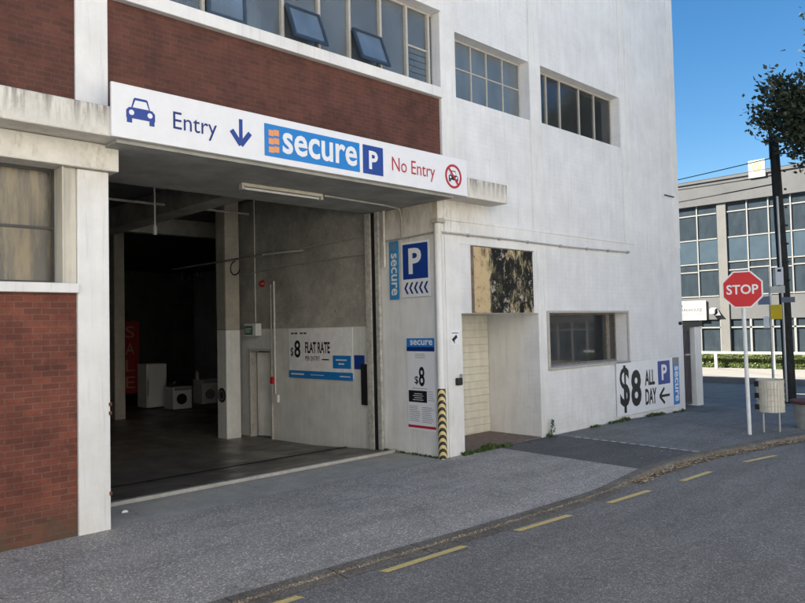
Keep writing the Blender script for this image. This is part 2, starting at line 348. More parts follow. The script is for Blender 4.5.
# ------------------------------------------------------------------ mesh helpers (all coordinates in survey units)
class MB:
    def __init__(s): s.v = []; s.f = []; s.sm = []; s.marks = []
    def add(s, vs_, fs, smooth=False):
        o = len(s.v); s.marks.append((o, len(s.f))); s.v += [tuple(p) for p in vs_]; s.f += [tuple(i+o for i in f) for f in fs]; s.sm += [smooth]*len(fs); return s
    def box(s, x0, x1, y0, y1, z0, z1):
        return s.add([(x0, y0, z0), (x1, y0, z0), (x1, y1, z0), (x0, y1, z0), (x0, y0, z1), (x1, y0, z1), (x1, y1, z1), (x0, y1, z1)],
                     [(0, 3, 2, 1), (4, 5, 6, 7), (0, 1, 5, 4), (1, 2, 6, 5), (2, 3, 7, 6), (3, 0, 4, 7)])
    def hull(s, bot, top):    # two rings of n points
        n = len(bot)
        return s.add(list(bot)+list(top), [tuple(range(n))[::-1], tuple(range(n, 2*n))]+[(i, (i+1) % n, n+(i+1) % n, n+i) for i in range(n)])
    def tube(s, pts, r, n=8, cap=True, rs=None):
        pts = [Vector(p) for p in pts]; rings = []
        for i, p in enumerate(pts):
            d = (pts[min(i+1, len(pts)-1)]-pts[max(i-1, 0)]).normalized()
            a = Vector((0, 0, 1)) if abs(d.z) < .9 else Vector((1, 0, 0))
            u = d.cross(a).normalized(); v = d.cross(u).normalized(); rr = rs[i] if rs else r
            rings.append([p+(u*math.cos(2*math.pi*k/n)+v*math.sin(2*math.pi*k/n))*rr for k in range(n)])
        vs_ = [q for rg in rings for q in rg]; fs = []
        for i in range(len(pts)-1):
            for k in range(n): fs.append((i*n+k, (i+1)*n+k, (i+1)*n+(k+1) % n, i*n+(k+1) % n))
        s.add(vs_, fs, True)
        if cap:
            s.add(rings[0], [tuple(range(n))]); s.add(rings[-1], [tuple(range(n))[::-1]])
        return s
    def wall(s, x0, x1, z0, z1, y0, y1, holes):      # slab in XZ with rectangular holes (hx0,hx1,hz0,hz1) and their reveals
        xs = sorted({x0, x1}|{h[0] for h in holes}|{h[1] for h in holes}); xs = [x for x in xs if x0 <= x <= x1]
        zs = sorted({z0, z1}|{h[2] for h in holes}|{h[3] for h in holes}); zs = [z for z in zs if z0 <= z <= z1]
        def solid(i, j):
            if i < 0 or j < 0 or i >= len(xs)-1 or j >= len(zs)-1: return False
            cx, cz = (xs[i]+xs[i+1])/2, (zs[j]+zs[j+1])/2
            return not any(h[0] < cx < h[1] and h[2] < cz < h[3] for h in holes)
        for i in range(len(xs)-1):
            for j in range(len(zs)-1):
                if not solid(i, j): continue
                a, b, c, d = xs[i], xs[i+1], zs[j], zs[j+1]
                s.add([(a, y0, c), (b, y0, c), (b, y0, d), (a, y0, d)], [(0, 1, 2, 3)])
                s.add([(a, y1, c), (b, y1, c), (b, y1, d), (a, y1, d)], [(3, 2, 1, 0)])
                if not solid(i-1, j): s.add([(a, y0, c), (a, y1, c), (a, y1, d), (a, y0, d)], [(3, 2, 1, 0)])
                if not solid(i+1, j): s.add([(b, y0, c), (b, y1, c), (b, y1, d), (b, y0, d)], [(0, 1, 2, 3)])
                if not solid(i, j-1): s.add([(a, y0, c), (b, y0, c), (b, y1, c), (a, y1, c)], [(3, 2, 1, 0)])
                if not solid(i, j+1): s.add([(a, y0, d), (b, y0, d), (b, y1, d), (a, y1, d)], [(0, 1, 2, 3)])
        return s
def thing(name, label, cat, loc=(0, 0, 0), group=None):
    o = bpy.data.objects.new(name, None); C.objects.link(o); o.location = Vector(loc)*K; o.empty_display_size = .1
    o['label'] = label; o['category'] = cat
    if group: o['group'] = group
    return o
def build(name, mb, mat, parent=None, label=None, cat=None, group=None, kind=None, bevel=0, loc=(0, 0, 0), merge=False):
    base = Vector(loc)
    if parent is not None:
        q = parent; base = Vector((0, 0, 0))
        while q is not None: base += q.location/K; q = q.parent
    me = bpy.data.meshes.new(name)
    me.from_pydata([tuple((Vector(p)-base)*K) for p in mb.v], [], mb.f)
    for p, sm in zip(me.polygons, mb.sm): p.use_smooth = sm
    if merge:
        bm = bmesh.new(); bm.from_mesh(me); bmesh.ops.remove_doubles(bm, verts=bm.verts, dist=1e-4); bm.to_mesh(me); bm.free()
    me.materials.append(M[mat] if isinstance(mat, str) else mat)
    o = bpy.data.objects.new(name, me); C.objects.link(o)
    if parent is not None: o.parent = parent
    else: o.location = base*K
    if bevel:
        b = o.modifiers.new("bevel", 'BEVEL'); b.width = bevel*K; b.segments = 2; b.limit_method = 'ANGLE'; b.angle_limit = R(40)
    for k, v in (('label', label), ('category', cat), ('group', group), ('kind', kind)):
        if v: o[k] = v
    return o
def each(name, mb, mat, parent, **kw):      # every piece added to the mesh becomes a part of its own
    mk = mb.marks+[(len(mb.v), len(mb.f))]; out = []; i = 0
    while i < len(mb.marks):
        j = i+1
        while j < len(mb.marks) and mb.v and len(mb.f[mk[j][1]:mk[j+1][1]]) == 1 and len(mb.v[mk[j][0]:mk[j+1][0]]) > 4: j += 1   # tube caps stay with their tube
        q = MB(); a, b = mk[i], mk[j]; q.v = mb.v[a[0]:b[0]]; q.f = [tuple(t-a[0] for t in f) for f in mb.f[a[1]:b[1]]]; q.sm = mb.sm[a[1]:b[1]]
        out.append(build(name, q, mat, parent, **kw)); i = j
    return out
class Fr:                     # a flat frame: origin o, axes u, v; n = u x v points to the viewer
    def __init__(s, o, u, v): s.o = Vector(o); s.u = Vector(u).normalized(); s.v = Vector(v).normalized(); s.n = s.u.cross(s.v)
    def p(s, a, b, d=0): return s.o+s.u*a+s.v*b+s.n*d
    def poly(s, mb, pts, d0, d1):
        n = len(pts); A = [s.p(a, b, d0) for a, b in pts]; B = [s.p(a, b, d1) for a, b in pts]
        mb.add(A+B, [tuple(range(n))[::-1], tuple(range(n, 2*n))]+[(i, (i+1) % n, n+(i+1) % n, n+i) for i in range(n)]); return mb
    def rect(s, mb, a0, a1, b0, b1, d0, d1): return s.poly(mb, [(a0, b0), (a1, b0), (a1, b1), (a0, b1)], d0, d1)
    def disc(s, mb, a, b, r, d0, d1, n=28): return s.poly(mb, [(a+r*math.cos(2*math.pi*i/n), b+r*math.sin(2*math.pi*i/n)) for i in range(n)], d0, d1)
    def ring(s, mb, a, b, r0, r1, d0, d1, n=36):
        P = []
        for r_ in (r0, r1):
            for d in (d0, d1): P.append([s.p(a+r_*math.cos(2*math.pi*i/n), b+r_*math.sin(2*math.pi*i/n), d) for i in range(n)])
        vs_ = P[0]+P[1]+P[2]+P[3]; fs = []
        for i in range(n):
            j = (i+1) % n
            fs += [(n+i, n+j, 3*n+j, 3*n+i), (2*n+i, 2*n+j, 3*n+j, 3*n+i), (i, j, n+j, n+i)]
        mb.add(vs_, fs); return mb
    def bar(s, mb, a0, b0, a1, b1, w_, d0, d1):
        dx, dy = a1-a0, b1-b0; L = math.hypot(dx, dy); px, py = -dy/L*w_/2, dx/L*w_/2
        return s.poly(mb, [(a0-px, b0-py), (a1-px, b1-py), (a1+px, b1+py), (a0+px, b0+py)], d0, d1)
def text(mb, fr, string, a0, a1, b0, b1, d, bold=0, t=.002, spacing=1.0, ref=None):
    """letters filling the rectangle a0..a1 x b0..b1 of a frame; ref = a string whose height sets b0..b1 (descenders hang below)"""
    def mesh_of(st):
        cu = bpy.data.curves.new("lettering", 'FONT'); cu.body = st; cu.size = 1; cu.offset = bold; cu.resolution_u = 3; cu.space_character = spacing
        ob = bpy.data.objects.new("lettering", cu); C.objects.link(ob)
        dg = bpy.context.evaluated_depsgraph_get(); me = bpy.data.meshes.new_from_object(ob.evaluated_get(dg))
        v = [tuple(x.co) for x in me.vertices]; f = [tuple(p.vertices) for p in me.polygons]
        bpy.data.objects.remove(ob); bpy.data.curves.remove(cu); bpy.data.meshes.remove(me); return v, f
    v, f = mesh_of(string); vr = mesh_of(ref)[0] if ref else v
    x0, x1 = min(p[0] for p in v), max(p[0] for p in v); y0, y1 = min(p[1] for p in vr), max(p[1] for p in vr)
    sx, sy = (a1-a0)/(x1-x0), (b1-b0)/(y1-y0)
    mb.add([fr.p(a0+(p[0]-x0)*sx, b0+(p[1]-y0)*sy, d+t) for p in v], f); return mb

# ------------------------------------------------------------------ ground
def slope(x):
    if x < 12: return 0.0
    if x < 18.4: return -.03*(x-12)
    return max(-.6, -.192-.05*(x-18.4))
def grid(xs, ys, fz):
    mb = MB(); nx = len(xs); vs_ = [(x, y, fz(x, y)) for y in ys for x in xs]
    mb.add(vs_, [(j*nx+i, j*nx+i+1, (j+1)*nx+i+1, (j+1)*nx+i) for j in range(len(ys)-1) for i in range(nx-1)], True); return mb
def rng(a, b, n): return [a+(b-a)*i/n for i in range(n+1)]
gx = [-2000, -60]+rng(-40, 12, 13)+rng(13, 28.4, 30)
mb = grid(gx, [-2000, -60, -30, -12, -6, -3.6, -2.0], lambda x, y: -.09+slope(x))
mb.sm = [False]*len(mb.sm)
g2 = grid([18.3, 19, 20, 22, 24, 26, 26.6, 28.4], [-2.0, 0, 5, 20, 60, 2000], lambda x, y: -.09+slope(x)); mb.add(g2.v, g2.f)
build('road', mb, 'road', kind='structure')
mb = MB().add([(-2000, -2000, -1.6), (2500, -2000, -1.6), (2500, 2500, -1.6), (-2000, 2500, -1.6)], [(0, 1, 2, 3)])
build('ground', mb, 'farpath', kind='structure')

KL = [(-40, -2.0), (-10, -2.12), (0, -2.15), (2.51, -2.2), (3.51, -2.25), (5.19, -2.36), (6.2, -2.40), (6.9, -2.41), (7.6, -2.37), (8.4, -2.33), (9.47, -2.38), (10.52, -2.56), (12.03, -2.88), (13.4, -3.2),
      (15.2, -3.35), (16.8, -3.1), (17.9, -2.3), (18.35, -1.2), (18.45, 0.4), (18.45, 6), (18.45, 60)]
def dens(P, n=6):
    out = []
    for i in range(len(P)-1):
        p0, p1, p2, p3 = P[max(i-1, 0)], P[i], P[i+1], P[min(i+2, len(P)-1)]
        if abs(p2[0]-p1[0])+abs(p2[1]-p1[1]) > 8: out.append(p1); continue
        for k in range(n):
            t = k/n; q = []
            for c in (0, 1):
                m1 = (p2[c]-p0[c])/2 if abs(p2[0]-p0[0])+abs(p2[1]-p0[1]) < 8 else (p2[c]-p1[c])
                m2 = (p3[c]-p1[c])/2 if abs(p3[0]-p1[0])+abs(p3[1]-p1[1]) < 8 else (p2[c]-p1[c])
                q.append((2*t**3-3*t*t+1)*p1[c]+(t**3-2*t*t+t)*m1+(-2*t**3+3*t*t)*p2[c]+(t**3-t*t)*m2)
            out.append(tuple(q))
    out.append(P[-1]); return out
KD = dens(KL)
def kz(x):                    # height of the kerb top: dropped in front of the garage, full to the right of it
    a = min(1, max(0, (x-6.8)/1.6)); a = a*a*(3-2*a)
    return slope(x)-.072+a*.047
def pathz(x, y):
    yk = -2.25; f = min(1, max(0, y/yk)); f = f*f if x < 8 else f
    return slope(x)*(1)+f*(kz(x)-slope(x))
def inward(i, d):
    a = Vector(KD[max(i-1, 0)]); b = Vector(KD[min(i+1, len(KD)-1)]); t = (b-a).normalized(); return (KD[i][0]-t.y*d, KD[i][1]+t.x*d)
mb = MB(); prof = [(-.11, None, -.0865), (-.02, None, -.080), (0, 'k', -.012), (.02, 'k', 0), (.13, 'k', .004)]
rows = []
for i in range(len(KD)):
    x, y = KD[i]; row = []
    for d, kk, dz in prof:
        px, py = inward(i, d); row.append((px, py, (kz(x) if kk else slope(x))+dz))
    rows.append(row)
n = len(prof); mb.add([p for r_ in rows for p in r_], [(i*n+j, (i+1)*n+j, (i+1)*n+j+1, i*n+j+1) for i in range(len(rows)-1) for j in range(n-1)])
build('kerb', mb, 'kerb', kind='structure')
# pavement: strips from the kerb's inner edge to the building line
def strip(name, mat, x0, x1, yb=0.02, inner=.128, dz=0.0, ny=8):
    ids = [i for i in range(len(KD)) if KD[i][1] < -1 and x0 <= KD[i][0] <= x1]
    P = [inward(i, inner) for i in ids]
    def at(xq):
        for i in range(len(KD)-1):
            a, b = inward(i, inner), inward(i+1, inner)
            if a[0] <= xq <= b[0]: return (xq, a[1]+(b[1]-a[1])*(xq-a[0])/max(1e-6, b[0]-a[0]))
    if at(x0) and P[0][0] > x0+1e-3: P = [at(x0)]+P
    if at(x1) and P[-1][0] < x1-1e-3: P = P+[at(x1)]
    vs_ = []
    for x, y in P:
        for k in range(ny+1):
            yy = y+(yb-y)*k/ny; z = slope(x)+(kz(x)-slope(x))*((1-k/ny)**(2 if x < 8 else 1)) + dz
            vs_.append((x, yy, z))
    m = ny+1
    return build(name, MB().add(vs_, [(i*m+k, (i+1)*m+k, (i+1)*m+k+1, i*m+k+1) for i in range(len(P)-1) for k in range(ny)], True), mat, kind='structure')
strip('pavement', 'apron', -40, 8.12)
strip('pavement', 'patch', 8.12, 9.6)
strip('pavement', 'path2', 9.6, 17.2)
mb = MB(); pts = [(x, y) for x, y in [inward(i, .128) for i in range(len(KD))] if x > 17.2]
vs_ = []
for x, y in pts:
    vs_ += [(17.2, max(y, -3.0) if x < 18 else y, slope(17.2)+kz(17.2)*0-.01), (x, y, kz(x)+.003)]
mb.add(vs_, [(2*i, 2*i+1, 2*i+3, 2*i+2) for i in range(len(pts)-1)])
build('pavement', mb, 'path2', kind='structure')
build('pavement', grid([14.0, 15, 16, 17.2], [.02, .6, 3, 10, 60], lambda x, y: slope(x)), 'path2', kind='structure')
# painted strip of short white dashes across the pavement at the patch's right edge
mb = MB()
for i in range(13):
    y = -.42-i*.152
    x = 9.60; z = slope(x)+(kz(x))*(y/-2.33)+.009
    mb.add([(x-.035, y-.045, z-.0005), (x+.035, y-.055, z-.0005), (x+.04, y+.04, z), (x-.03, y+.05, z)], [(0, 1, 2, 3)])
build('pavement_marking', mb, 'white_line', kind='structure')
# yellow dashes on the road
D = [(1.85, 2.65, -2.31, -2.35), (2.05+.75, 2.92, -2.36, -2.41)]
dash = [((1.95, -2.33), (2.92, -2.40)), ((3.67, -2.46), (4.53, -2.50)), ((5.20, -2.56), (5.93, -2.62)), ((6.62, -2.66), (7.36, -2.71)), ((8.07, -2.77), (8.75, -2.80)), ((9.64, -2.88), (10.31, -3.02)), ((11.2, -3.25), (11.9, -3.42)), ((.3, -2.2), (1.2, -2.26)), ((-1.3, -2.1), (-.5, -2.15))]
for a, b in dash:
    v = (Vector(b)-Vector(a)).normalized(); nrm = Vector((-v.y, v.x))*.034; ax, bx = Vector(a), Vector(b)
    L = [ax-nrm, bx-nrm+v*.03, bx+nrm, ax+nrm-v*.03]
    build('road_marking', MB().add([(p.x, p.y, -.09+slope(p.x)+.0055) for p in L], [(0, 1, 2, 3)]), 'yellow', kind='structure', loc=(a[0], a[1], -.09))
for (x0, x1, y0, y1) in ((18.95, 19.4, 1.1, 2.2), (19.6, 20.6, -1.6, .45), (21.5, 22, -14, -4)):
    xs = [x0, x1]
    build('road_marking', MB().add([(x0, y0, -.085+slope(x0)), (x1, y0, -.085+slope(x1)), (x1, y1, -.085+slope(x1)), (x0, y1, -.085+slope(x0))], [(0, 1, 2, 3)]), 'white_line', kind='structure')
# far side of the cross street
mb = MB().box(28.4, 28.6, -200, 200, -.9, -.50); build('kerb', mb, 'farpath', kind='structure')
mb = MB().add([(28.6, -200, -.505), (60, -200, -.43), (60, 200, -.43), (28.6, 200, -.505)], [(0, 1, 2, 3)]); build('pavement', mb, 'farpath', kind='structure')

# garage floor and threshold
gf = grid([-6, 0, 2.6, 4, 5.5, 7.0], [1.28, 2.0, 2.8, 5.2], lambda x, y: -.01-.14*min(1, max(0, (y-1.2)/2.2)))
g3 = grid([-6, 0, 7, 14.1], [5.2, 12, 20], lambda x, y: -.15); gf.add(g3.v, g3.f)
build('garage_floor', gf, 'gfloor', kind='structure')
build('garage_floor', MB().add([(2.6, .93, .012), (7.0, .93, .012), (7.0, 1.28, -.012), (2.6, 1.28, -.012)], [(0, 1, 2, 3)]), 'gfloor', kind='structure')
build('threshold', MB().add([(2.6, .02, -.001), (7.0, .02, -.001), (7.0, .80, .0), (2.6, .80, .0)], [(0, 1, 2, 3)]), 'slab', kind='structure')
mb = MB().box(2.6, 7.0, .86, .93, -.05, .03); build('threshold', mb, 'slab', kind='structure', bevel=.008)
mb = MB().box(2.6, 7.0, .80, .86, -.08, -.012); build('threshold', mb, 'dark_gap', kind='structure')
mb = MB().add([(2.6, 1.97, -.052), (7, 1.97, -.052), (7, 2.03, -.052), (2.6, 2.03, -.052)], [(0, 1, 2, 3)]); build('drain_slot', mb, 'dark_gap', kind='structure')
for a, b in (((6.07, 8.5, -.145), (6.5, 5.25, -.145)), ((5.75, 7.7, -.145), (6.12, 2.95, -.10))):
    P = []
    for i in range(5):
        t = i/4; y = a[1]+(b[1]-a[1])*t; x = a[0]+(b[0]-a[0])*t; z = (-.01-.14*min(1, max(0, (y-1.2)/2.2)))+.005
        P += [(x-.03, y, z), (x+.03, y, z)]
    build('floor_marking', MB().add(P, [(2*i, 2*i+2, 2*i+3, 2*i+1) for i in range(4)]), 'garage_line', kind='structure')

# ------------------------------------------------------------------ the parking building
H = 10.0
B = thing('parking_building', 'white painted brick and red brick parking building with wide open vehicle entrance', 'building')
# shell
holes = [(7.43, 9.25, -.4, 1.93), (7.43, 9.18, 4.95, 5.88), (9.50, 12.0, 4.97, 5.90), (9.52, 12.0, 1.06, 1.93), (7.43, 9.18, 8.85, 9.8), (9.5, 12.0, 8.85, 9.8)]
build('wall', MB().wall(7.12, 14.3, -.4, H, 0, .30, holes), 'white_brick', B)
mb = MB()
for a, b, z0 in ((7.12, 7.43, 3.24), (9.18, 9.46, 3.24), (12.02, 12.34, 3.24), (14.0, 14.3, 3.24)): mb.box(a, b-.0, -.012, -.001, z0, H)
mb.box(9.25, 9.5, -.010, -.001, -.3, 3.2); mb.box(7.43, 9.25, -.010, -.001, 2.89, 3.2)
each('pilaster', mb, 'white', B, bevel=.004)
build('string_course', MB().box(7.10, 12.4, -.016, -.001, 3.20, 3.24), 'white', B, bevel=.004)
mb = MB().box(14.0, 14.3, .3, 22, -.5, H).box(-14, 14.3, 22, 22.3, -.5, H).box(-14.3, -14, 0, 22.3, -.5, H)
each('side_wall', mb, 'white_brick', B)
build('roof', MB().box(-14, 14.3, .32, 22, H-.35, H-.02), 'conc', B)
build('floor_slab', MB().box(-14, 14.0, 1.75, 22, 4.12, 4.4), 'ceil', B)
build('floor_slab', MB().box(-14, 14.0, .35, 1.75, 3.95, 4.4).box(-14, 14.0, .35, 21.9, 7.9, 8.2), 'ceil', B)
# corner block between entrance and recess
build('entrance_wall', MB().box(7.0, 7.12, .0, 1.30, -.4, 3.475).box(7.12, 7.43, .302, 1.30, -.4, 3.475), 'white_jamb', B, bevel=.004)
build('pillar', MB().box(7.12, 7.43, -.014, -.001, -.3, 3.19), 'white', B, bevel=.004)
build('entrance_wall', MB().box(7.0, 7.12, -.001, .30, 3.48, 3.9).box(7.0, 7.43, .31, 1.3, 3.48, 3.9), 'conc', B)
# recess
build('recess_wall', MB().box(9.25, 9.5, .302, 1.3, -.4, 2.0), 'white_jamb', B)
build('recess_ceiling', MB().box(7.43, 9.25, .302, 1.3, 1.932, 2.1), 'white_jamb', B)
build('recess_floor', MB().box(7.43, 9.25, .0, 1.3, -.4, .012), 'brown_floor', B)
mb = MB()
for i in range(16):
    z = .03+i*.118
    mb.box(7.44, 9.24, 1.0, 1.04, z, z+.1155)
mb.box(7.44, 9.24, 1.015, 1.05, 0.012, 1.93)
build('roller_door', mb, 'shutter', B, bevel=.006)
mo = build('mouldy_panel', MB().box(7.68, 9.10, -.035, -.001, 1.935, 2.87), 'moss', B, bevel=.004)
build('panel_edge', MB().box(7.665, 7.68, -.045, -.001, 1.935, 2.885).box(7.68, 9.11, -.045, -.001, 2.87, 2.885), 'timber_dark', mo)
# brick bays, pier, lintel, canopy
build('pier', MB().box(2.32, 2.60, 0, .45, -.4, 3.23), 'white', B, bevel=.01)
pr_ = M['rust'] = plain('rusty_hinge_iron', (.16, .07, .035), .8, .3, var=.5, scale=20)
for z in (.30, 1.02, 1.10): build('hinge_plate', MB().box(2.585, 2.612, -.006, .05, z, z+.035), 'rust', B, bevel=.004)
build('pilaster', MB().box(2.31, 2.60, .0, .3, 3.752, H), 'white', B, bevel=.006)
build('brick_wall', MB().box(-14, 2.318, .03, .3, -.4, 2.118), 'brick', B)
build('window_sill', MB().box(-14, 2.32, -.045, .3, 2.12, 2.205), 'white', B, bevel=.008)
build('lintel', MB().box(-14, 2.675, -.05, .35, 3.235, 3.47), 'canopy', B, bevel=.01)
build('canopy', MB().add([(-14, -.33, 3.475), (8.12, -.33, 3.475), (8.12, -.33, 3.74), (-14, -.33, 3.74), (-14, -.001, 3.475), (8.12, -.001, 3.475), (8.12, -.001, 3.80), (-14, -.001, 3.80)],
      [(0, 1, 2, 3), (3, 2, 6, 7), (5, 4, 7, 6), (1, 5, 6, 2), (4, 0, 3, 7), (0, 4, 5, 1)]), 'canopy', B, bevel=.012)
build('soffit', MB().box(2.55, 6.998, -.30, 1.38, 3.44, 3.472), 'soffit', B)
build('soffit', MB().box(2.60, 6.998, 1.10, 1.38, 3.475, 4.1), 'soffit', B)
build('brick_panel', MB().box(2.602, 7.118, .025, .3, 3.50, 4.86), 'brick_up', B)
build('brick_panel', MB().box(-14, 2.308, .025, .3, 3.70, 4.86), 'brick_up', B)
build('window_sill', MB().box(2.602, 7.118, -.05, .3, 4.862, 5.0), 'white', B, bevel=.008)
build('window_sill', MB().box(-14, 2.308, -.05, .3, 4.862, 5.0), 'white', B, bevel=.008)
build('window_head', MB().box(2.602, 7.118, -.05, .3, 6.06, 6.2), 'white', B, bevel=.008)
build('window_head', MB().box(-14, 2.308, -.05, .3, 6.06, 6.2), 'white', B, bevel=.008)
build('brick_panel', MB().box(2.602, 7.118, .025, .3, 6.202, H-.01), 'brick_up', B)
build('brick_panel', MB().box(-14, 2.308, .025, .3, 6.202, H-.01), 'brick_up', B)
# upper ribbon window: deep frame, fixed panes and tilted sashes
def rib(x0, x1, ms, transoms, sashes, louvre=None):
    W = thing('x', '', ''); bpy.data.objects.remove(W)
    f = MB(); f.box(x0, x1, .12, .18, 5.0, 5.03).box(x0, x1, .12, .18, 6.03, 6.06)
    for m in ms: f.box(m-.018, m+.018, .10, .18, 5.03, 6.03)
    for a, b, z in transoms: f.box(a+.018, b-.018, .12, .17, z-.012, z+.012)
    w_ = build('window', f, 'frame_w', B, bevel=.004)
    build('pane', MB().box(x0, x1, .145, .153, 5.03, 6.03), 'glass_up', w_)
    for a, b, z0, z1, tilt in sashes:
        s_ = MB(); a += .02; b -= .02; h_ = z1-z0
        def q(u, t, d):
            return (u, .10-math.sin(tilt)*t-d*math.cos(tilt), z1-math.cos(tilt)*t+d*math.sin(tilt)*0)
        def bx(u0, u1, t0, t1):
            s_.hull([q(u0, t0, 0), q(u1, t0, 0), q(u1, t1, 0), q(u0, t1, 0)], [q(u0, t0, .035), q(u1, t0, .035), q(u1, t1, .035), q(u0, t1, .035)])
        bx(a, a+.035, 0, h_); bx(b-.035, b, 0, h_); bx(a+.035, b-.035, 0, .035); bx(a+.035, b-.035, h_-.045, h_)
        sh = build('sash', s_, 'frame_navy', w_)
        g_ = MB(); g_.hull([q(a+.03, .03, .012), q(b-.03, .03, .012), q(b-.03, h_-.04, .012), q(a+.03, h_-.04, .012)], [q(a+.03, .03, .02), q(b-.03, .03, .02), q(b-.03, h_-.04, .02), q(a+.03, h_-.04, .02)])
        g2_ = build('sash_pane', g_, 'glass_up2', w_)
    return w_
wr = rib(2.60, 7.12, [2.62, 3.18, 3.63, 4.13, 4.62, 5.14, 5.61, 6.13, 6.60, 7.02],
    [(4.62, 5.14, 5.47), (5.61, 6.13, 5.47), (6.60, 7.02, 5.52), (2.62, 3.18, 5.52)],
    [(3.63, 4.13, 5.03, 5.95, .03), (4.62, 5.14, 5.0, 5.46, .38), (5.61, 6.13, 5.0, 5.46, .38), (3.18-.54, 3.18, 5.03, 5.5, .03)])
lv = MB()
for i in range(5): lv.box(6.63, 7.0, .138, .144, 5.09+i*.085, 5.096+i*.085)
each('louvre', lv, 'frame_navy', wr)
rib(-14, 2.31, [2.29, 1.8, 1.3, .8, .3, -.2, -.7], [], [])
cu_ = MB()
def curtain(mb, x0, x1, z0, z1, y, amp=.03, wl=.11):
    n_ = max(4, int((x1-x0)/wl*6)); P = []
    for i in range(n_+1):
        x = x0+(x1-x0)*i/n_; yy = y+amp*math.sin(x/wl*6.28+math.sin(x*5)*1.5); P += [(x, yy, z0), (x, yy, z1)]
    mb.add(P, [(2*i, 2*i+2, 2*i+3, 2*i+1) for i in range(n_)], True)
for a, b in ((4.15, 4.45), (5.2, 5.55), (6.2, 6.45), (6.85, 7.0), (3.0, 3.15)): curtain(cu_, a, b, 5.02, 6.05, .27)
each('curtain', cu_, 'curtain', wr)
# second upper window: frosted, steel framed
def steelwin(x0, x1, z0, z1, y, ms, hs, fm, gm, right=None, fw_=.014):
    f = MB(); f.box(x0, x1, y-.02, y+.02, z0, z0+.03).box(x0, x1, y-.02, y+.02, z1-.03, z1).box(x0, x0+.03, y-.02, y+.02, z0+.03, z1-.03).box(x1-.03, x1, y-.02, y+.02, z0+.03, z1-.03)
    for m in ms: f.box(m-fw_, m+fw_, y-.025, y+.015, z0+.03, z1-.03)
    xs = [x0+.03]+[v for m in ms for v in (m-fw_, m+fw_)]+[x1-.03]
    for h_ in hs:
        for i in range(0, len(xs), 2): f.box(xs[i], xs[i+1], y-.02, y+.015, h_-.010, h_+.010)
    w_ = build('window', f, fm, B, bevel=.003)
    build('pane', MB().box(x0+.03, x1-.03, y-.004, y+.004, z0+.03, z1-.03), gm, w_)
    return w_
steelwin(7.43, 9.18, 4.95, 5.88, .19, [7.98, 8.34, 8.73], [5.46], 'frame_w', 'glass_up2', fw_=.010)
w3 = steelwin(9.50, 12.0, 4.97, 5.90, .19, [9.9, 10.3, 10.9, 11.4], [], 'frame_w', 'glass_clear', fw_=.012)
cu_ = MB()
for a, b in ((9.55, 10.0), (10.15, 10.75), (10.95, 11.35), (11.5, 11.97)): curtain(cu_, a, b, 4.99, 5.88, .26, .025, .12)
each('curtain', cu_, 'curtain', w3)
each('dark_blind', MB().box(10.02, 10.12, .21, .23, 5.0, 5.87).box(10.78, 10.88, .21, .23, 5.0, 5.87).box(11.38, 11.48, .21, .23, 5.0, 5.87), 'frame_navy', w3)
steelwin(7.43, 9.18, 8.85, 9.8, .19, [8.0, 8.6], [9.4], 'frame_w', 'glass_up2'); steelwin(9.5, 12.0, 8.85, 9.8, .19, [10.3, 11.1], [9.4], 'frame_w', 'glass_up2')
w4 = steelwin(9.52, 12.0, 1.06, 1.93, .24, [11.72], [], 'timber_dark', 'glass_clear', fw_=.05)
tf = MB().box(9.46, 12.06, -.03, -.001, 1.02, 1.06).box(9.46, 12.06, -.03, -.001, 1.93, 1.965).box(9.46, 9.52, -.03, -.001, 1.06, 1.93).box(12.0, 12.05, -.03, -.001, 1.06, 1.93)
build('frame', tf, 'frame_w', w4, bevel=.006)
sh = MB().box(10.0, 10.3, .42, .6, .9, 1.75).box(10.62, 10.82, .4, .62, .9, 1.8).box(11.2, 11.55, .5, .6, .9, 1.93).box(9.56, 9.68, .4, .55, .9, 1.6).box(10.3, 10.5, .9, .95, .9, 1.93)
each('shelf_board', sh, 'curtain', w4)
build('ledge', MB().box(9.52, 12.0, .0, .21, 1.045, 1.058), 'timber_dark', w4)
# left ground floor window
lw = MB().box(-14, 2.19, .19, .22, 2.205, 2.235).box(-14, 2.19, .19, .22, 3.205, 3.235).box(2.17, 2.19, .19, .22, 2.235, 3.205).box(-14, 2.17, .19, .22, 2.69, 2.715)
for x in (1.35, .4, -.6, -1.6, -2.6): lw.box(x-.014, x+.014, .18, .23, 2.235, 3.205)
wl = build('window', lw, 'trim_dark', B)
build('pane', MB().box(-14, 2.18, .203, .21, 2.22, 3.22), 'glass_left', wl)
build('window_jamb', MB().box(2.19, 2.205, -.01, .3, 2.205, 3.232).box(2.205, 2.318, .02, .3, 2.205, 3.232), 'cream', B, bevel=.004)
# corner guard post with hazard tape
cg = build('corner_guard', MB().tube([(6.985, -.012, -.05), (6.985, -.012, 3.14)], .055, 14), 'white_jamb', B)
build('hazard_tape', MB().tube([(6.985, -.012, .0), (6.985, -.012, .93)], .059, 14), 'hazard', cg)
build('guard_cap', MB().box(6.90, 7.06, -.09, .03, 3.14, 3.2), 'conc', cg, bevel=.01)
build('wall_corner', MB().box(7.0, 7.12, -.001, .0, -.3, 3.47), 'white', B)
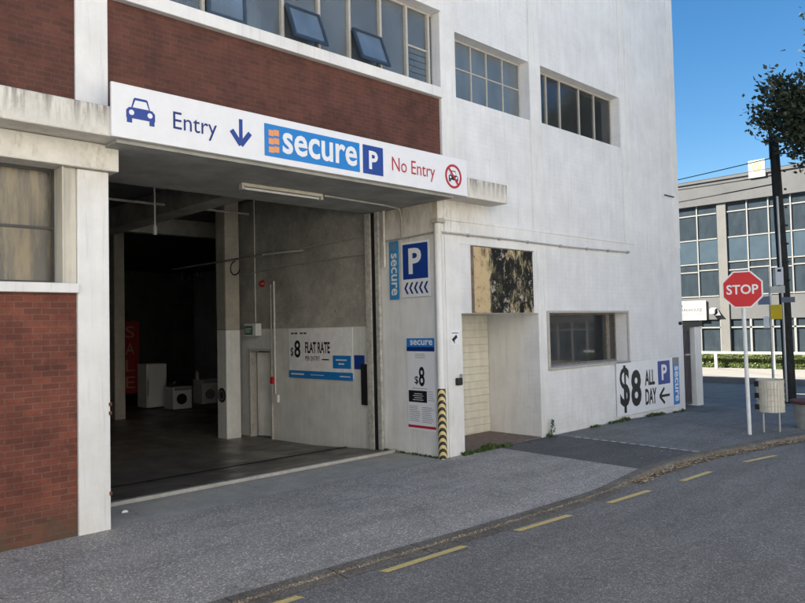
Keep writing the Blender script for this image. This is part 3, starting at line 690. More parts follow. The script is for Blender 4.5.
# garage interior
build('garage_wall', MB().box(7.0, 7.2, 1.302, 3.98, 1.78, 4.1).box(7.0, 7.2, 4.68, 5.15, 1.78, 4.1).box(7.0, 7.2, 3.98, 4.68, 1.78, 4.1), 'conc_dark', B)
build('garage_wall', MB().box(7.0, 7.2, 1.302, 3.98, -.4, 1.78).box(7.0, 7.2, 4.72, 5.15, -.4, 1.78).box(7.0, 7.2, 3.98, 4.72, 1.43, 1.78), 'paint_in', B)
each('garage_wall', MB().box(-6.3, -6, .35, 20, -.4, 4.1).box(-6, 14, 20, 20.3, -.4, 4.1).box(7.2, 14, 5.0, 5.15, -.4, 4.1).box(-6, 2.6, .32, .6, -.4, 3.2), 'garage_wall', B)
gd = build('door', MB().hull([(7.09, 4.60, -.13), (7.12, 4.61, -.13), (7.24, 4.24, -.13), (7.21, 4.23, -.13)], [(7.09, 4.60, 1.36), (7.12, 4.61, 1.36), (7.24, 4.24, 1.36), (7.21, 4.23, 1.36)]), 'paint_in', B)
build('frame', MB().box(6.975, 7.12, 4.66, 4.72, -.16, 1.43).box(6.975, 7.12, 3.98, 4.02, -.16, 1.43).box(6.975, 7.12, 4.02, 4.66, 1.385, 1.43), 'frame_w', gd, bevel=.004)
each('hinge', MB().tube([(7.02, 4.65, 1.15), (7.02, 4.65, 1.25)], .014, 6).tube([(7.02, 4.65, .5), (7.02, 4.65, .6)], .014, 6).tube([(7.02, 4.65, -.02), (7.02, 4.65, .08)], .014, 6), 'metal', gd)
build('dark_room_box', MB().box(7.9, 7.95, 3.5, 4.98, -.15, 2).box(7.2, 7.9, 3.5, 3.55, -.15, 2).box(7.2, 7.9, 4.9, 4.98, -.15, 2).box(7.2, 7.9, 3.55, 4.9, 1.9, 2), 'black', B)  # black walls paint in the darkness of the room beyond the door
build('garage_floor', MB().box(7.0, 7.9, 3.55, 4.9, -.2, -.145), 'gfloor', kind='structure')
col = build('pillar', MB().box(6.53, 6.82, 4.72, 5.05, -.3, 1.78), 'paint_in', B, bevel=.02)
build('pillar', MB().box(6.53, 6.82, 4.72, 5.05, 1.78, 4.1), 'conc', B, bevel=.02)
build('pillar', MB().box(6.42, 6.66, 9.3, 9.6, -.3, 4.1), 'conc', B, bevel=.02)
bm_ = MB().box(5.35, 5.75, 1.42, 19.9, 3.72, 4.115).box(-6, 5.35, 7.4, 7.6, 3.78, 4.115).box(5.75, 14, 7.4, 7.6, 3.78, 4.115)
build('ceiling_beam', bm_, 'conc_dark', B, bevel=.015)
sv = MB()
for (y, z) in ((2.2, 3.9), (4.6, 3.86)): sv.tube([(-6, y, z), (6.95, y, z)], .022, 6)
sv.tube([(3.6, 1.4, 3.88), (3.6, 12, 3.88)], .03, 6); sv.tube([(2.2, 1.4, 3.94), (2.2, 19, 3.94)], .05, 8)
each('ceiling_pipe', sv, 'pipe', B)
build('duct', MB().box(3.9, 4.5, 8.2, 16, 3.2, 3.6), 'metal', B, bevel=.01)
# roller shutter guide at the right of the entrance
gm = build('shutter_guide', MB().box(6.93, 7.0, 1.30, 1.42, -.02, 3.44).box(6.93, 6.98, 1.12, 1.20, -.0, 3.44), 'guide', B, bevel=.004)
build('guide_slot', MB().box(6.955, 6.999, 1.20, 1.30, -.02, 3.44), 'dark_gap', gm)
build('rubber_strip', MB().box(6.93, 6.999, 1.43, 1.56, .62, 1.22), 'black', gm)

# ------------------------------------------------------------------ fixtures on the building
def conduit(pts, r, label, mat='pipe', clips=()):
    r_ = thing('conduit', label, 'pipe', pts[0]); build('pipe', MB().tube(pts, r, 8), mat, r_)
    m = MB()
    for c in clips: m.box(c[0]-.02, c[0]+.02, c[1]-.02, c[1]+.02, c[2]-.022, c[2]+.022)
    if clips: each('clip', m, 'metal', r_)
    return r_
conduit([(7.0, -.05, 3.02), (8.5, -.035, 3.025), (10.2, -.032, 3.015), (12.14, -.03, 3.04)], .013, 'long thin grey pipe clipped across the white wall above the mouldy panel', 'pipe', [(7.6, -.02, 3.02), (8.3, -.02, 3.02), (9.0, -.02, 3.02), (9.9, -.02, 3.017), (10.7, -.02, 3.02), (11.4, -.02, 3.03), (12.1, -.02, 3.04)])
conduit([(6.97, .02, 3.03), (6.97, .5, 3.01), (6.975, 1.0, 3.0)], .012, 'thin pipe running above the square P sign on the entrance side wall')
conduit([(6.96, 1.02, 3.44), (6.96, 1.02, 2.62)], .022, 'stubby downpipe beside the roller shutter guide at the entrance', 'pipe_w')
conduit([(5.5, .53, 3.425), (6.6, .60, 3.425), (6.92, .66, 3.42), (6.97, .66, 3.3), (6.97, .66, 3.02)], .013, 'thin conduit from the batten light to the entrance side wall', 'pipe')
conduit([(6.97, 4.45, 4.1), (6.97, 4.45, 1.90)], .012, 'thin white drop pipe carrying the green exit sign', 'pipe_w')
conduit([(6.97, 3.86, 2.6), (6.97, 3.86, .66)], .016, 'white vertical conduit ending in the white socket by the interior door', 'pipe_w')
conduit([(6.97, 3.96, 2.55), (6.97, 3.96, .95)], .014, 'grey vertical conduit above the small red call box', 'pipe')
conduit([(6.96, 1.45, 3.13), (6.96, 3.2, 3.08), (6.96, 4.3, 3.06), (6.96, 5.1, 3.1)], .016, 'upper horizontal pipe along the dark garage wall', 'pipe')
conduit([(6.96, 1.45, 2.86), (6.96, 3.4, 2.84), (6.96, 5.1, 2.76)], .013, 'lower horizontal pipe along the dark garage wall', 'pipe')
t_ = thing('cable_tray', 'bent metal cable tray with loose hanging cable loops above the garage pillar', 'cable tray', (6.5, 4.4, 3.0))
build('rail', MB().box(6.45, 6.52, 3.4, 6.6, 2.98, 3.0).tube([(6.5, 3.4, 3.0), (6.7, 3.1, 3.02), (6.9, 2.9, 3.04)], .02, 6), 'metal', t_)
lp = MB()
for y in (6.1, 5.5, 4.3):
    lp.tube([(6.48, y+.22*math.sin(a)*.7, 2.9+.12*math.cos(a)-.06) for a in [i*.5 for i in range(10)]], .012, 5)
each('cable', lp, 'black', t_)
t_ = thing('batten_light', 'long yellowed batten light on the grey underside of the entrance canopy', 'light fixture', (4.9, .55, 3.44))
build('body', MB().box(4.33, 5.45, .50, .585, 3.40, 3.438), 'batten', t_, bevel=.006)
build('tube', MB().tube([(4.36, .542, 3.382), (5.42, .542, 3.382)], .015, 8), 'white_good', t_)
each('end_cap', MB().box(4.31, 4.345, .51, .575, 3.365, 3.437).box(5.435, 5.47, .51, .575, 3.365, 3.437), 'frame_w', t_)
t_ = thing('pendant_lamp', 'bare white bulb holder hanging on a thin rod from the dark garage ceiling', 'lamp', (4.95, 4.1, 4.1))
build('rod', MB().tube([(4.95, 4.1, 4.12), (4.95, 4.1, 3.42)], .014, 6), 'pipe_w', t_); build('holder', MB().tube([(4.95, 4.1, 3.43), (4.95, 4.1, 3.38), (4.95, 4.1, 3.28)], .03, 8, rs=[.02, .035, .03]), 'white_good', t_)
t_ = thing('security_camera', 'white box camera on a bracket beside the left garage column', 'camera', (4.6, 6.5, 2.6))
build('body', MB().hull([(4.40, 6.5, 2.50), (4.62, 6.42, 2.44), (4.62, 6.5, 2.44), (4.40, 6.58, 2.50)], [(4.40, 6.5, 2.58), (4.62, 6.42, 2.52), (4.62, 6.5, 2.52), (4.40, 6.58, 2.58)]), 'white_good', t_); build('bracket', MB().tube([(4.45, 6.54, 2.57), (4.30, 6.7, 2.75), (4.30, 6.7, 4.1)], .012, 6), 'pipe', t_)
t_ = thing('exit_sign', 'green exit sign box on the garage wall above the interior door', 'sign', (6.94, 4.47, 1.76))
build('housing', MB().box(6.86, 6.98, 4.28, 4.66, 1.66, 1.88), 'white_good', t_, bevel=.01)
fr = Fr((6.86, 4.64, 1.68), (0, -1, 0), (0, 0, 1)); build('green_face', fr.rect(MB(), 0, .26, 0, .16, 0, .004), 'green_sign', t_)
build('lettering', text(MB(), fr, 'EXIT', .04, .22, .04, .12, .005, .01), 'sign_white', t_)
t_ = thing('fire_alarm_bell', 'round red alarm bell high on the dark garage wall', 'alarm', (6.95, 4.24, 2.58)); build('bell', MB().tube([(7.0, 4.24, 2.58), (6.96, 4.24, 2.58), (6.93, 4.24, 2.58)], .06, 14, rs=[.065, .06, .03]), 'red_dark', t_)
t_ = thing('call_box', 'small red call box beside the interior door frame', 'box', (6.98, 3.93, .9)); build('box_body', MB().box(6.94, 6.999, 3.90, 3.98, .83, .95), 'stop_red', t_, bevel=.006)
t_ = thing('power_socket', 'white power socket at the foot of the conduit on the garage wall', 'socket', (6.98, 3.86, .58)); build('plate', MB().box(6.95, 6.999, 3.78, 3.92, .52, .65), 'white_good', t_, bevel=.006)
t_ = thing('speed_sign', 'small round black and white sign on the pale garage pillar', 'sign', (6.55, 4.85, .7))
fr = Fr((6.53, 4.88, .62), (0, -1, 0), (0, 0, 1)); build('disc', fr.disc(MB(), 0, 0, .13, .001, .008), 'ink', t_); build('ring', fr.ring(MB(), 0, 0, .07, .09, .009, .011), 'ink_grey', t_)
t_ = thing('keypad', 'small black keypad with white clip on the corner pillar', 'keypad', (7.31, -.03, .99)); build('keypad_body', MB().box(7.26, 7.36, -.07, -.015, .95, 1.05), 'black', t_, bevel=.012); build('clip', MB().box(7.345, 7.37, -.06, -.03, 1.04, 1.10), 'metal', t_)
t_ = thing('wall_outlet', 'dark round vent stub near the right end of the white wall', 'vent', (14.15, -.01, 1.7)); build('stub', MB().tube([(14.15, -.0, 1.71), (14.15, -.05, 1.71)], .035, 10), 'black', t_)
t_ = thing('wall_bracket', 'short dark bracket sticking from the upper right edge of the white wall', 'bracket', (14.0, -.01, 4.2)); build('arm', MB().tube([(13.65, -.03, 4.28), (14.05, -.03, 4.28)], .012, 6), 'black', t_)

# ------------------------------------------------------------------ signs
FX = lambda x, y, z: Fr((x, y, z), (1, 0, 0), (0, 0, 1))
FS = lambda y, z, x=7.0: Fr((x, y, z), (0, -1, 0), (0, 0, 1))
def P_letter(mb, fr, a0, a1, b0, b1, d):
    return text(mb, fr, 'P', a0, a1, b0, b1, d, .03)
def car_icon(fr, a0, a1, b0, b1, d, root, mat, bg_mat, sfx=''):
    w_, h_ = a1-a0, b1-b0; X = lambda u: a0+u*w_; Z = lambda v: b0+v*h_
    m = MB(); fr.poly(m, [(X(.16), Z(.55)), (X(.84), Z(.55)), (X(.74), Z(.97)), (X(.70), Z(1)), (X(.30), Z(1)), (X(.26), Z(.97))], d, d+.001)
    fr.poly(m, [(X(0), Z(.18)), (X(1), Z(.18)), (X(1), Z(.48)), (X(.9), Z(.6)), (X(.1), Z(.6)), (X(0), Z(.48))], d+.0012, d+.002)
    fr.rect(m, X(.02), X(.2), Z(0), Z(.2), d+.0002, d+.0012); fr.rect(m, X(.8), X(.98), Z(0), Z(.2), d+.0002, d+.0012)
    build('car_icon', m, mat, root)
    g = MB(); fr.poly(g, [(X(.22), Z(.61)), (X(.78), Z(.61)), (X(.69), Z(.90)), (X(.31), Z(.90))], d+.0022, d+.0028)
    fr.disc(g, X(.18), Z(.40), .09*w_, d+.0022, d+.0032, 16); fr.disc(g, X(.82), Z(.40), .09*w_, d+.0022, d+.0032, 16)
    build('car_icon_detail', g, bg_mat, root)
def brand_squares(fr, a, b, sw, sh_, d, rot=False):
    m = MB()
    for i in range(3):
        for dx in (0, 1):
            fr.rect(m, a+dx*sw*.5, a+dx*sw*.5+sw*.48, b+i*sh_/3+(.01 if dx else 0), b+i*sh_/3+sh_*.24+(.01 if dx else 0), d, d+.002)
    return m
t_ = thing('entry_sign', 'long white fascia sign over the entrance reading Entry and No Entry', 'sign', (4.85, -.36, 3.47))
build('board', MB().box(2.48, 7.205, -.365, -.335, 3.475, 3.955), 'sign_white', t_, bevel=.003)
fr = FX(0, -.366, 0)
car_icon(fr, 2.61, 2.875, 3.62, 3.85, .001, t_, 'sign_navy', 'sign_white')
build('lettering', text(MB(), fr, 'Entry', 3.05, 3.50, 3.64, 3.80, .001, .0, ref='E'), 'sign_darknavy', t_)
m = MB(); fr.rect(m, 3.745, 3.785, 3.64, 3.86, .001, .003); fr.bar(m, 3.66, 3.735, 3.765, 3.60, .05, .001, .004); fr.bar(m, 3.87, 3.735, 3.765, 3.60, .05, .001, .005)
build('arrow', m, 'sign_navy', t_)
build('blue_panel', fr.rect(MB(), 4.04, 5.32, 3.54, 3.875, .001, .003), 'sign_blue', t_)
build('orange_squares', brand_squares(fr, 4.09, 3.58, .13, .26, .0035), 'sign_orange', t_)
build('lettering', text(MB(), fr, 'secure', 4.26, 5.28, 3.595, 3.82, .0035, .02), 'sign_white', t_)
build('navy_panel', fr.rect(MB(), 5.37, 5.685, 3.54, 3.875, .001, .003), 'sign_navy', t_)
build('lettering', text(MB(), fr, 'P', 5.46, 5.60, 3.60, 3.815, .0035, .03), 'sign_white', t_)
build('lettering', text(MB(), fr, 'No Entry', 5.83, 6.58, 3.635, 3.80, .001, .0, ref='N'), 'sign_red', t_)
car_icon(fr, 6.84, 7.02, 3.63, 3.78, .001, t_, 'ink', 'sign_white')
m = MB(); fr.ring(m, 6.93, 3.705, .128, .158, .001, .0055); fr.bar(m, 6.84, 3.81, 7.02, 3.60, .028, .004, .0058)
build('prohibition_ring', m, 'sign_red', t_)
# P sign with arrows
t_ = thing('parking_sign', 'square navy P sign with left arrows on the entrance side wall', 'sign', (6.98, .4, 2.2))
fr = FS(.69, 2.17, 6.985)
build('board', fr.rect(MB(), 0, .55, 0, .77, 0, .012), 'sign_white', t_)
build('navy_panel', fr.rect(MB(), .035, .52, .25, .74, .013, .015), 'sign_navy', t_)
build('lettering', text(MB(), fr, 'P', .15, .40, .32, .68, .0155, .03), 'sign_white', t_)
m = MB()
for i in range(5):
    a = .055+i*.095
    fr.poly(m, [(a, .125), (a+.05, .205), (a+.085, .205), (a+.035, .125)], .013, .015); fr.poly(m, [(a, .125), (a+.035, .125), (a+.085, .045), (a+.05, .045)], .013, .0152)
build('arrow', m, 'sign_darknavy', t_)
t_ = thing('brand_sign', 'narrow upright blue strip sign left of the square P sign', 'sign', (6.98, .82, 2.15))
fr = FS(.94, 2.15, 6.985)
build('board', fr.rect(MB(), 0, .19, 0, .83, 0, .010), 'poster_strip', t_)
frv = Fr(fr.p(.04, .66), (0, 0, -1), (0, -1, 0))
build('lettering', text(MB(), frv, 'secure', 0, .60, .0, .12, .0115, .015), 'sign_white', t_)
build('orange_squares', brand_squares(fr, .05, .70, .09, .10, .0105), 'ink_grey', t_)
# price poster
t_ = thing('price_poster', 'tall narrow price poster with blue heading and red foot line by the hazard tape', 'poster', (6.99, .37, .34))
fr = FS(.63, .34, 6.992)
build('sheet', fr.rect(MB(), 0, .53, 0, 1.26, 0, .004), 'sign_white', t_)
build('blue_header', fr.rect(MB(), 0, .53, 1.14, 1.26, .005, .007), 'sign_blue', t_)
build('navy_bar', fr.rect(MB(), 0, .53, 1.08, 1.14, .005, .007), 'sign_darknavy', t_)
build('lettering', text(MB(), fr, 'secure', .07, .50, 1.165, 1.235, .0075, .02), 'sign_white', t_)
m = text(MB(), fr, '$', .14, .215, .62, .74, .005, .01); text(m, fr, '8', .225, .335, .60, .87, .005, .02)
build('lettering', m, 'ink', t_)
m = MB(); fr.rect(m, .02, .37, .38, .54, .005, .007)
build('dark_box', m, 'ink', t_)
m = MB(); rn = random.Random(4)
for (a, b, z0, n_, st) in ((.16, .36, .99, 3, .025), (.09, .40, .565, 1, .02), (.39, .51, .41, 5, .03), (.03, .24, .12, 9, .025), (.27, .50, .11, 9, .025)):
    for i in range(n_): fr.rect(m, a, b-(b-a)*rn.uniform(0, .3), z0+i*st, z0+i*st+.007, .005, .0065)
build('small_print', m, 'ink_grey', t_)
m = MB()
for i in range(4): fr.rect(m, .10+.03*(i % 2), .30-.02*(i % 2), .41+i*.028, .417+i*.028, .0075, .0085)
build('small_print', m, 'sign_white', t_)
build('red_line', fr.rect(MB(), 0, .53, .03, .065, .005, .007), 'sign_red', t_)
# cctv notice
t_ = thing('camera_notice', 'tiny white camera notice on the corner pillar', 'sign', (7.28, -.02, 1.52))
fr = FX(7.18, -.016, 1.50); build('sheet', fr.rect(MB(), 0, .19, 0, .20, 0, .004), 'sign_white', t_)
m = fr.bar(MB(), .04, .06, .13, .12, .045, .005, .007); fr.rect(m, .07, .085, .02, .08, .005, .0072); fr.rect(m, .03, .16, .155, .165, .005, .007)
build('camera_icon', m, 'ink', t_)
# all day sign
t_ = thing('all_day_sign', 'white price sign reading $8 ALL DAY low on the white wall', 'sign', (12.8, -.02, .05))
fr = FX(11.53, -.018, .08)
build('board', fr.rect(MB(), 0, 2.19, 0, .96, 0, .012), 'sign_white', t_)
m = text(MB(), fr, '$', .10, .45, .05, .90, .013, .018); text(m, fr, '8', .50, .88, .13, .80, .013, .035)
text(m, fr, 'ALL', 1.03, 1.42, .48, .77, .013, .03); text(m, fr, 'DAY', 1.03, 1.47, .12, .42, .013, .03)
build('lettering', m, 'ink', t_)
m = fr.rect(MB(), 1.62, 2.02, .21, .26, .013, .0155); fr.bar(m, 1.60, .235, 1.80, .385, .055, .013, .016); fr.bar(m, 1.60, .235, 1.80, .09, .055, .013, .0165)
build('arrow', m, 'ink', t_)
build('navy_panel', fr.rect(MB(), 1.56, 2.06, .46, .91, .013, .015), 'sign_navy', t_)
build('lettering', text(MB(), fr, 'P', 1.70, 1.93, .54, .84, .0155, .03), 'sign_white', t_)
t_ = thing('brand_sign', 'narrow upright blue strip sign at the right edge of the $8 sign', 'sign', (13.9, -.02, .05))
fr = FX(13.73, -.017, .10)
build('board', fr.rect(MB(), 0, .27, 0, .93, 0, .010), 'sign_blue', t_)
build('grey_cap', fr.rect(MB(), 0, .27, .79, .93, .011, .013), 'ink_grey', t_)
frv = Fr(fr.p(.07, .76), (0, 0, -1), (1, 0, 0))
build('lettering', text(MB(), frv, 'secure', 0, .70, 0, .15, .0115, .02), 'sign_white', t_)
# flat rate sign inside the garage
t_ = thing('rate_sign', 'pale price sign reading $8 FLAT RATE over a blue strip on the garage wall', 'sign', (6.99, 2.6, 1))
fr = FS(3.46, .98, 6.99)
build('board', fr.rect(MB(), 0, 1.66, 0, .79, 0, .008), plain('dim_sign_vinyl', (.80, .81, .83), .45, .4), t_)
m = text(MB(), fr, '$', .05, .13, .32, .48, .009, .01); text(m, fr, '8', .16, .33, .31, .60, .009, .02)
text(m, fr, 'FLAT RATE', .46, 1.11, .39, .57, .009, .028); text(m, fr, 'PER ENTRY', .46, .85, .27, .34, .009, .008)
for a in (.07, .17, .32, .42): fr.rect(m, a, a+.08, .70, .725, .009, .010)
fr.rect(m, .90, 1.08, .28, .30, .009, .010)
build('lettering', m, 'ink', t_)
build('blue_strip', fr.rect(MB(), 0, 1.66, -.02, .10, .009, .012), 'sign_blue', t_)
build('blue_box', fr.rect(MB(), 1.18, 1.62, .16, .36, .009, .012), 'sign_blue', t_)
m = MB(); fr.rect(m, .06, .42, .03, .055, .0125, .0135); fr.rect(m, .6, .95, .035, .045, .0125, .0135); fr.rect(m, 1.35, 1.6, .03, .045, .0125, .0135); fr.rect(m, 1.26, 1.52, .28, .30, .0125, .0135); fr.rect(m, 1.32, 1.46, .22, .24, .0125, .0135)
build('small_print', m, 'sign_white', t_)
t_ = thing('blue_notice', 'small plain navy blue notice to the right of the flat rate sign', 'sign', (6.99, 1.65, 1.15))
build('sheet', FS(1.77, 1.14, 6.99).rect(MB(), 0, .23, 0, .21, 0, .006), 'sign_navy', t_)

# ------------------------------------------------------------------ things in the dark garage
t_ = thing('fridge', 'tall pale fridge standing in the dark garage behind the entrance', 'fridge', (8.1, 10.9, -.15))
build('cabinet', MB().box(7.80, 8.32, 10.75, 11.3, -.12, .98), 'white_good', t_, bevel=.02); build('door', MB().box(7.81, 8.31, 10.70, 10.74, -.10, .97), 'white_good', t_, bevel=.015); build('handle', MB().box(7.80, 7.82, 10.66, 10.70, .2, .6), 'metal', t_)
for (x, y, lab, hh) in ((8.3, 9.9, 'pale washing machine with dark round door in front of the fridge', .42), (9.4, 10.5, 'plain pale washing machine behind the one with the dark door', .50)):
    t_ = thing('washing_machine', lab, 'washing machine', (x, y, -.15), group='washing machines in the garage')
    build('cabinet', MB().box(x-.22, x+.28, y, y+.5, -.13, hh), 'white_good', t_, bevel=.02)
    fr = Fr((x+.0, y-.002, .12), (1, 0, 0), (0, 0, 1)); build('door', fr.ring(MB(), 0, .0, .0, .13, 0, .02), 'ink' if hh < .45 else 'ink_grey', t_)
    build('control_panel', MB().box(x-.20, x+.26, y-.012, y-.001, hh-.09, hh-.02), 'ink_grey', t_)
t_ = thing('kettle', 'small dark kettle standing on the front washing machine', 'kettle', (8.15, 10.2, .42)); build('kettle_body', MB().tube([(8.15, 10.2, .42), (8.15, 10.2, .5), (8.15, 10.2, .56)], .08, 12, rs=[.09, .08, .04]), 'black', t_); build('spout', MB().tube([(8.2, 10.2, .46), (8.3, 10.2, .54)], .02, 6), 'metal', t_)
t_ = thing('spray_bottle', 'small pale bottle standing on the rear washing machine', 'bottle', (9.2, 10.8, .5)); build('bottle_body', MB().tube([(9.2, 10.8, .5), (9.2, 10.8, .66), (9.2, 10.8, .72)], .05, 10, rs=[.05, .045, .02]), 'white_good', t_)
# red car, nose towards the entrance
t_ = thing('parked_car', 'dark red car half hidden behind the left garage column', 'car', (8.40, 14.0, -.15))
y0 = 13.0
def sect(y, w_, z0, z1): return [(8.40-w_, y, z0), (8.40+w_, y, z0), (8.40+w_, y, z1), (8.40-w_*.96, y, z1)]
body = MB(); secs = [(13.0, .60, .02, .30), (13.1, .66, -.0, .42), (13.9, .68, -.02, .52), (16.2, .68, -.02, .56), (16.4, .62, .05, .45)]
vs_ = []
for s_ in secs: vs_ += sect(*s_)
fs = [(3, 2, 1, 0)]+[(4*i+j, 4*i+(j+1) % 4, 4*i+4+(j+1) % 4, 4*i+4+j) for i in range(4) for j in range(4)]+[(16, 17, 18, 19)]
body.add(vs_, fs); build('body', body, 'red_dark', t_, bevel=.04)
cab = MB().hull([(7.76, 13.9, .5), (9.04, 13.9, .5), (9.04, 15.9, .55), (7.76, 15.9, .55)], [(7.90, 14.5, .95), (8.90, 14.5, .95), (8.90, 15.6, .95), (7.90, 15.6, .95)]); build('cabin', cab, 'glass_clear', t_, bevel=.03)
build('roof', MB().box(7.90, 8.90, 14.5, 15.6, .95, .98), 'red_dark', t_, bevel=.01)
for x in (7.80, 9.00): build('headlight', MB().tube([(x+(.06 if x < 8.4 else -.06), 13.03, .26), (x+(.06 if x < 8.4 else -.06), 12.97, .26)], .06, 12), 'white_good', t_)
for x in (7.72, 9.08):
    for y in (13.5, 15.7):
        build('wheel', MB().tube([(x-.08, y, .06), (x+.08, y, .06)], .21, 18), 'tyre', t_)
t_ = thing('sale_banner', 'tall red banner with SALE reading downwards beside the garage column', 'banner', (7.6, 11.7, -.15))
fr = Fr((7.56, 11.7, .22), (.8, -.6, 0), (0, 0, 1))
build('cloth', fr.rect(MB(), 0, .46, 0, 1.85, 0, .02), 'banner_red', t_); build('pole', MB().tube([(7.54, 11.71, -.15), (7.54, 11.71, 2.1)], .02, 8), 'metal', t_)
m = MB()
for i, ch in enumerate('SALE'): text(m, fr, ch, .12, .34, 1.42-i*.43, 1.72-i*.43, .021, .0)
build('lettering', m, 'banner_ink', t_)

# ------------------------------------------------------------------ gate and post at the end of the building
t_ = thing('side_gate', 'dark mesh steel gate between the white building and the cream post', 'gate', (14.9, .4, -.08))
m = MB().box(14.33, 14.38, .38, .42, -.06, 1.60).box(15.43, 15.48, .38, .42, -.06, 1.60).box(14.38, 15.43, .38, .42, 1.55, 1.60).box(14.38, 15.43, .38, .42, -.06, -.01).box(14.38, 15.43, .38, .42, 1.0, 1.03)
build('frame', m, 'gate', t_)
m = MB()
for i in range(21): m.box(14.40+i*.05, 14.432+i*.05, .392, .408, -.01, 1.55)
build('bars', m, 'gate', t_); build('kick_plate', MB().box(14.38, 15.43, .42, .43, -.02, 1.56), 'gate', t_); build('gate_bolt', MB().box(15.2, 15.45, .36, .38, 1.0, 1.04), 'metal', t_)
t_ = thing('gate_post', 'cream rendered post carrying a dark beam beside the side gate', 'post', (15.7, .5, -.1))
build('post', MB().box(15.55, 15.88, .3, .62, -.3, 1.62), 'white_jamb', t_, bevel=.01); build('beam', MB().box(14.302, 15.9, .28, .64, 1.625, 1.74), 'trim_dark', t_, bevel=.006)

# ------------------------------------------------------------------ street furniture
sx, sy = 11.55, -2.25
t_ = thing('stop_sign', 'red octagonal STOP sign on a white pole near the kerb', 'sign', (sx, sy, -.03))
build('pole', MB().tube([(sx, sy, -.06), (sx-.01, sy+.02, 2.42)], .030, 12), 'pole_white', t_)
nrm = Vector((-1, -.30, 0)).normalized(); u = Vector((0, 0, 1)).cross(nrm)*1; u = Vector((-nrm.y, nrm.x, 0)); u = u if u.cross(Vector((0, 0, 1))).dot(nrm) > 0 else -u
fr = Fr(Vector((sx-.01, sy+.02, 2.225))+nrm*.04, u, (0, 0, 1))
oct_ = lambda r_: [(r_*math.cos(math.pi/8+i*math.pi/4), r_*math.sin(math.pi/8+i*math.pi/4)) for i in range(8)]
build('plate', fr.poly(MB(), oct_(.312), 0, .006), 'sign_white', t_); build('red_face', fr.poly(MB(), oct_(.288), .0065, .008), 'stop_red', t_)
build('lettering', text(MB(), fr, 'STOP', -.225, .225, -.075, .075, .0085, .02), 'sign_white', t_)
each('bracket', MB().box(sx-.035, sx+.035, sy-.03, sy+.07, 2.30, 2.325).box(sx-.035, sx+.035, sy-.03, sy+.07, 2.10, 2.125), 'metal', t_)
# rubbish bin
bx, by = 12.0, -2.42
t_ = thing('rubbish_bin', 'cream slatted round rubbish bin on two legs behind the stop sign', 'bin', (bx, by, -.03))
m = MB()
for i in range(26):
    a = 2*math.pi*i/26; ca, sa = math.cos(a), math.sin(a); r0, r1 = .185, .197; da = .108
    q = lambda r_, an, z: (bx+r_*math.cos(an), by+r_*math.sin(an), z)
    m.hull([q(r0, a-da, .30), q(r1, a-da, .30), q(r1, a+da, .30), q(r0, a+da, .30)], [q(r0, a-da, .80), q(r1, a-da, .80), q(r1, a+da, .80), q(r0, a+da, .80)])
build('slats', m, 'bin', t_)
m = MB()
for z in (.31, .40, .49, .58, .67, .76, .80): m.tube([(bx+.20*math.cos(a), by+.20*math.sin(a), z) for a in [2*math.pi*i/24 for i in range(25)]], .006, 6, False)
build('hoops', m, 'bin', t_)
build('liner', MB().tube([(bx, by, .30), (bx, by, .79)], .175, 20), plain('dim_liner', (.50, .475, .41), .6), t_)
lx, ly = .10, -.10
for s_ in (-1, 1):
    a = Vector((.76, -.65, 0)).normalized()*.13*s_
    build('leg', MB().tube([(bx+a.x, by+a.y, -.06), (bx+a.x, by+a.y, .31)], .018, 8), 'metal', t_)
a = Vector((-.72, .69, 0)).normalized()
m = MB()
for z in (.38, .56, .74): m.box(bx+a.x*.21-.03, bx+a.x*.21+.03, by+a.y*.21-.03, by+a.y*.21+.03, z-.04, z+.04)
each('hinge', m, 'black', t_)
t_ = thing('planter', 'tapered grey planter tub with brown rim at the right of the kerb', 'planter', (12.95, -2.72, -.06))
px_, py_ = 13.0, -2.76
build('tub', MB().tube([(px_, py_, -.07), (px_, py_, .0), (px_, py_, .36)], .3, 28, rs=[.27, .28, .33]), 'planter', t_)
build('rim', MB().tube([(px_, py_, .36), (px_, py_, .365), (px_, py_, .41), (px_, py_, .412)], .35, 28, rs=[.34, .365, .365, .34]), 'planter_rim', t_)
# utility pole with lamp arm
ux, uy = 17.9, -.82
t_ = thing('utility_pole', 'dark timber power pole with curved lamp arm beside the street corner', 'pole', (ux, uy, -.18))
build('post', MB().tube([(ux, uy-.03, -.3), (ux-.0, uy+.02, 3), (ux-.02, uy+.10, 6.05)], .13, 14, rs=[.128, .118, .100]), 'pole_wood', t_)
build('cross_plate', MB().box(ux-.12, ux+.1, uy-.30, uy+.28, 5.90, 5.98), 'black', t_)
build('lamp_arm', MB().tube([(ux-.1, uy+.16, 5.5), (ux-.1, uy+.16, 6.0), (ux-.1, uy+.13, 6.25), (ux-.1, uy-.02, 6.42), (ux-.1, uy-.3, 6.47), (ux-.1, uy-.9, 6.47)], .025, 8), 'black', t_)
build('lamp_head', MB().hull([(ux-.16, uy-1.3, 6.43), (ux-.04, uy-1.3, 6.43), (ux-.04, uy-.9, 6.43), (ux-.16, uy-.9, 6.43)], [(ux-.14, uy-1.25, 6.5), (ux-.06, uy-1.25, 6.5), (ux-.06, uy-.92, 6.5), (ux-.14, uy-.92, 6.5)]), 'metal', t_)
build('conduit', MB().tube([(ux-.16, uy-.0, -.15), (ux-.16, uy-.0, 1.6), (ux-.155, uy+.03, 4.6)], .028, 8), 'metal', t_)
m = MB()
for i in range(9): m.box(ux-.19, ux-.12, uy-.17, uy-.13, 2.2+i*.42, 2.24+i*.42)
each('step_bolt', m, 'black', t_)
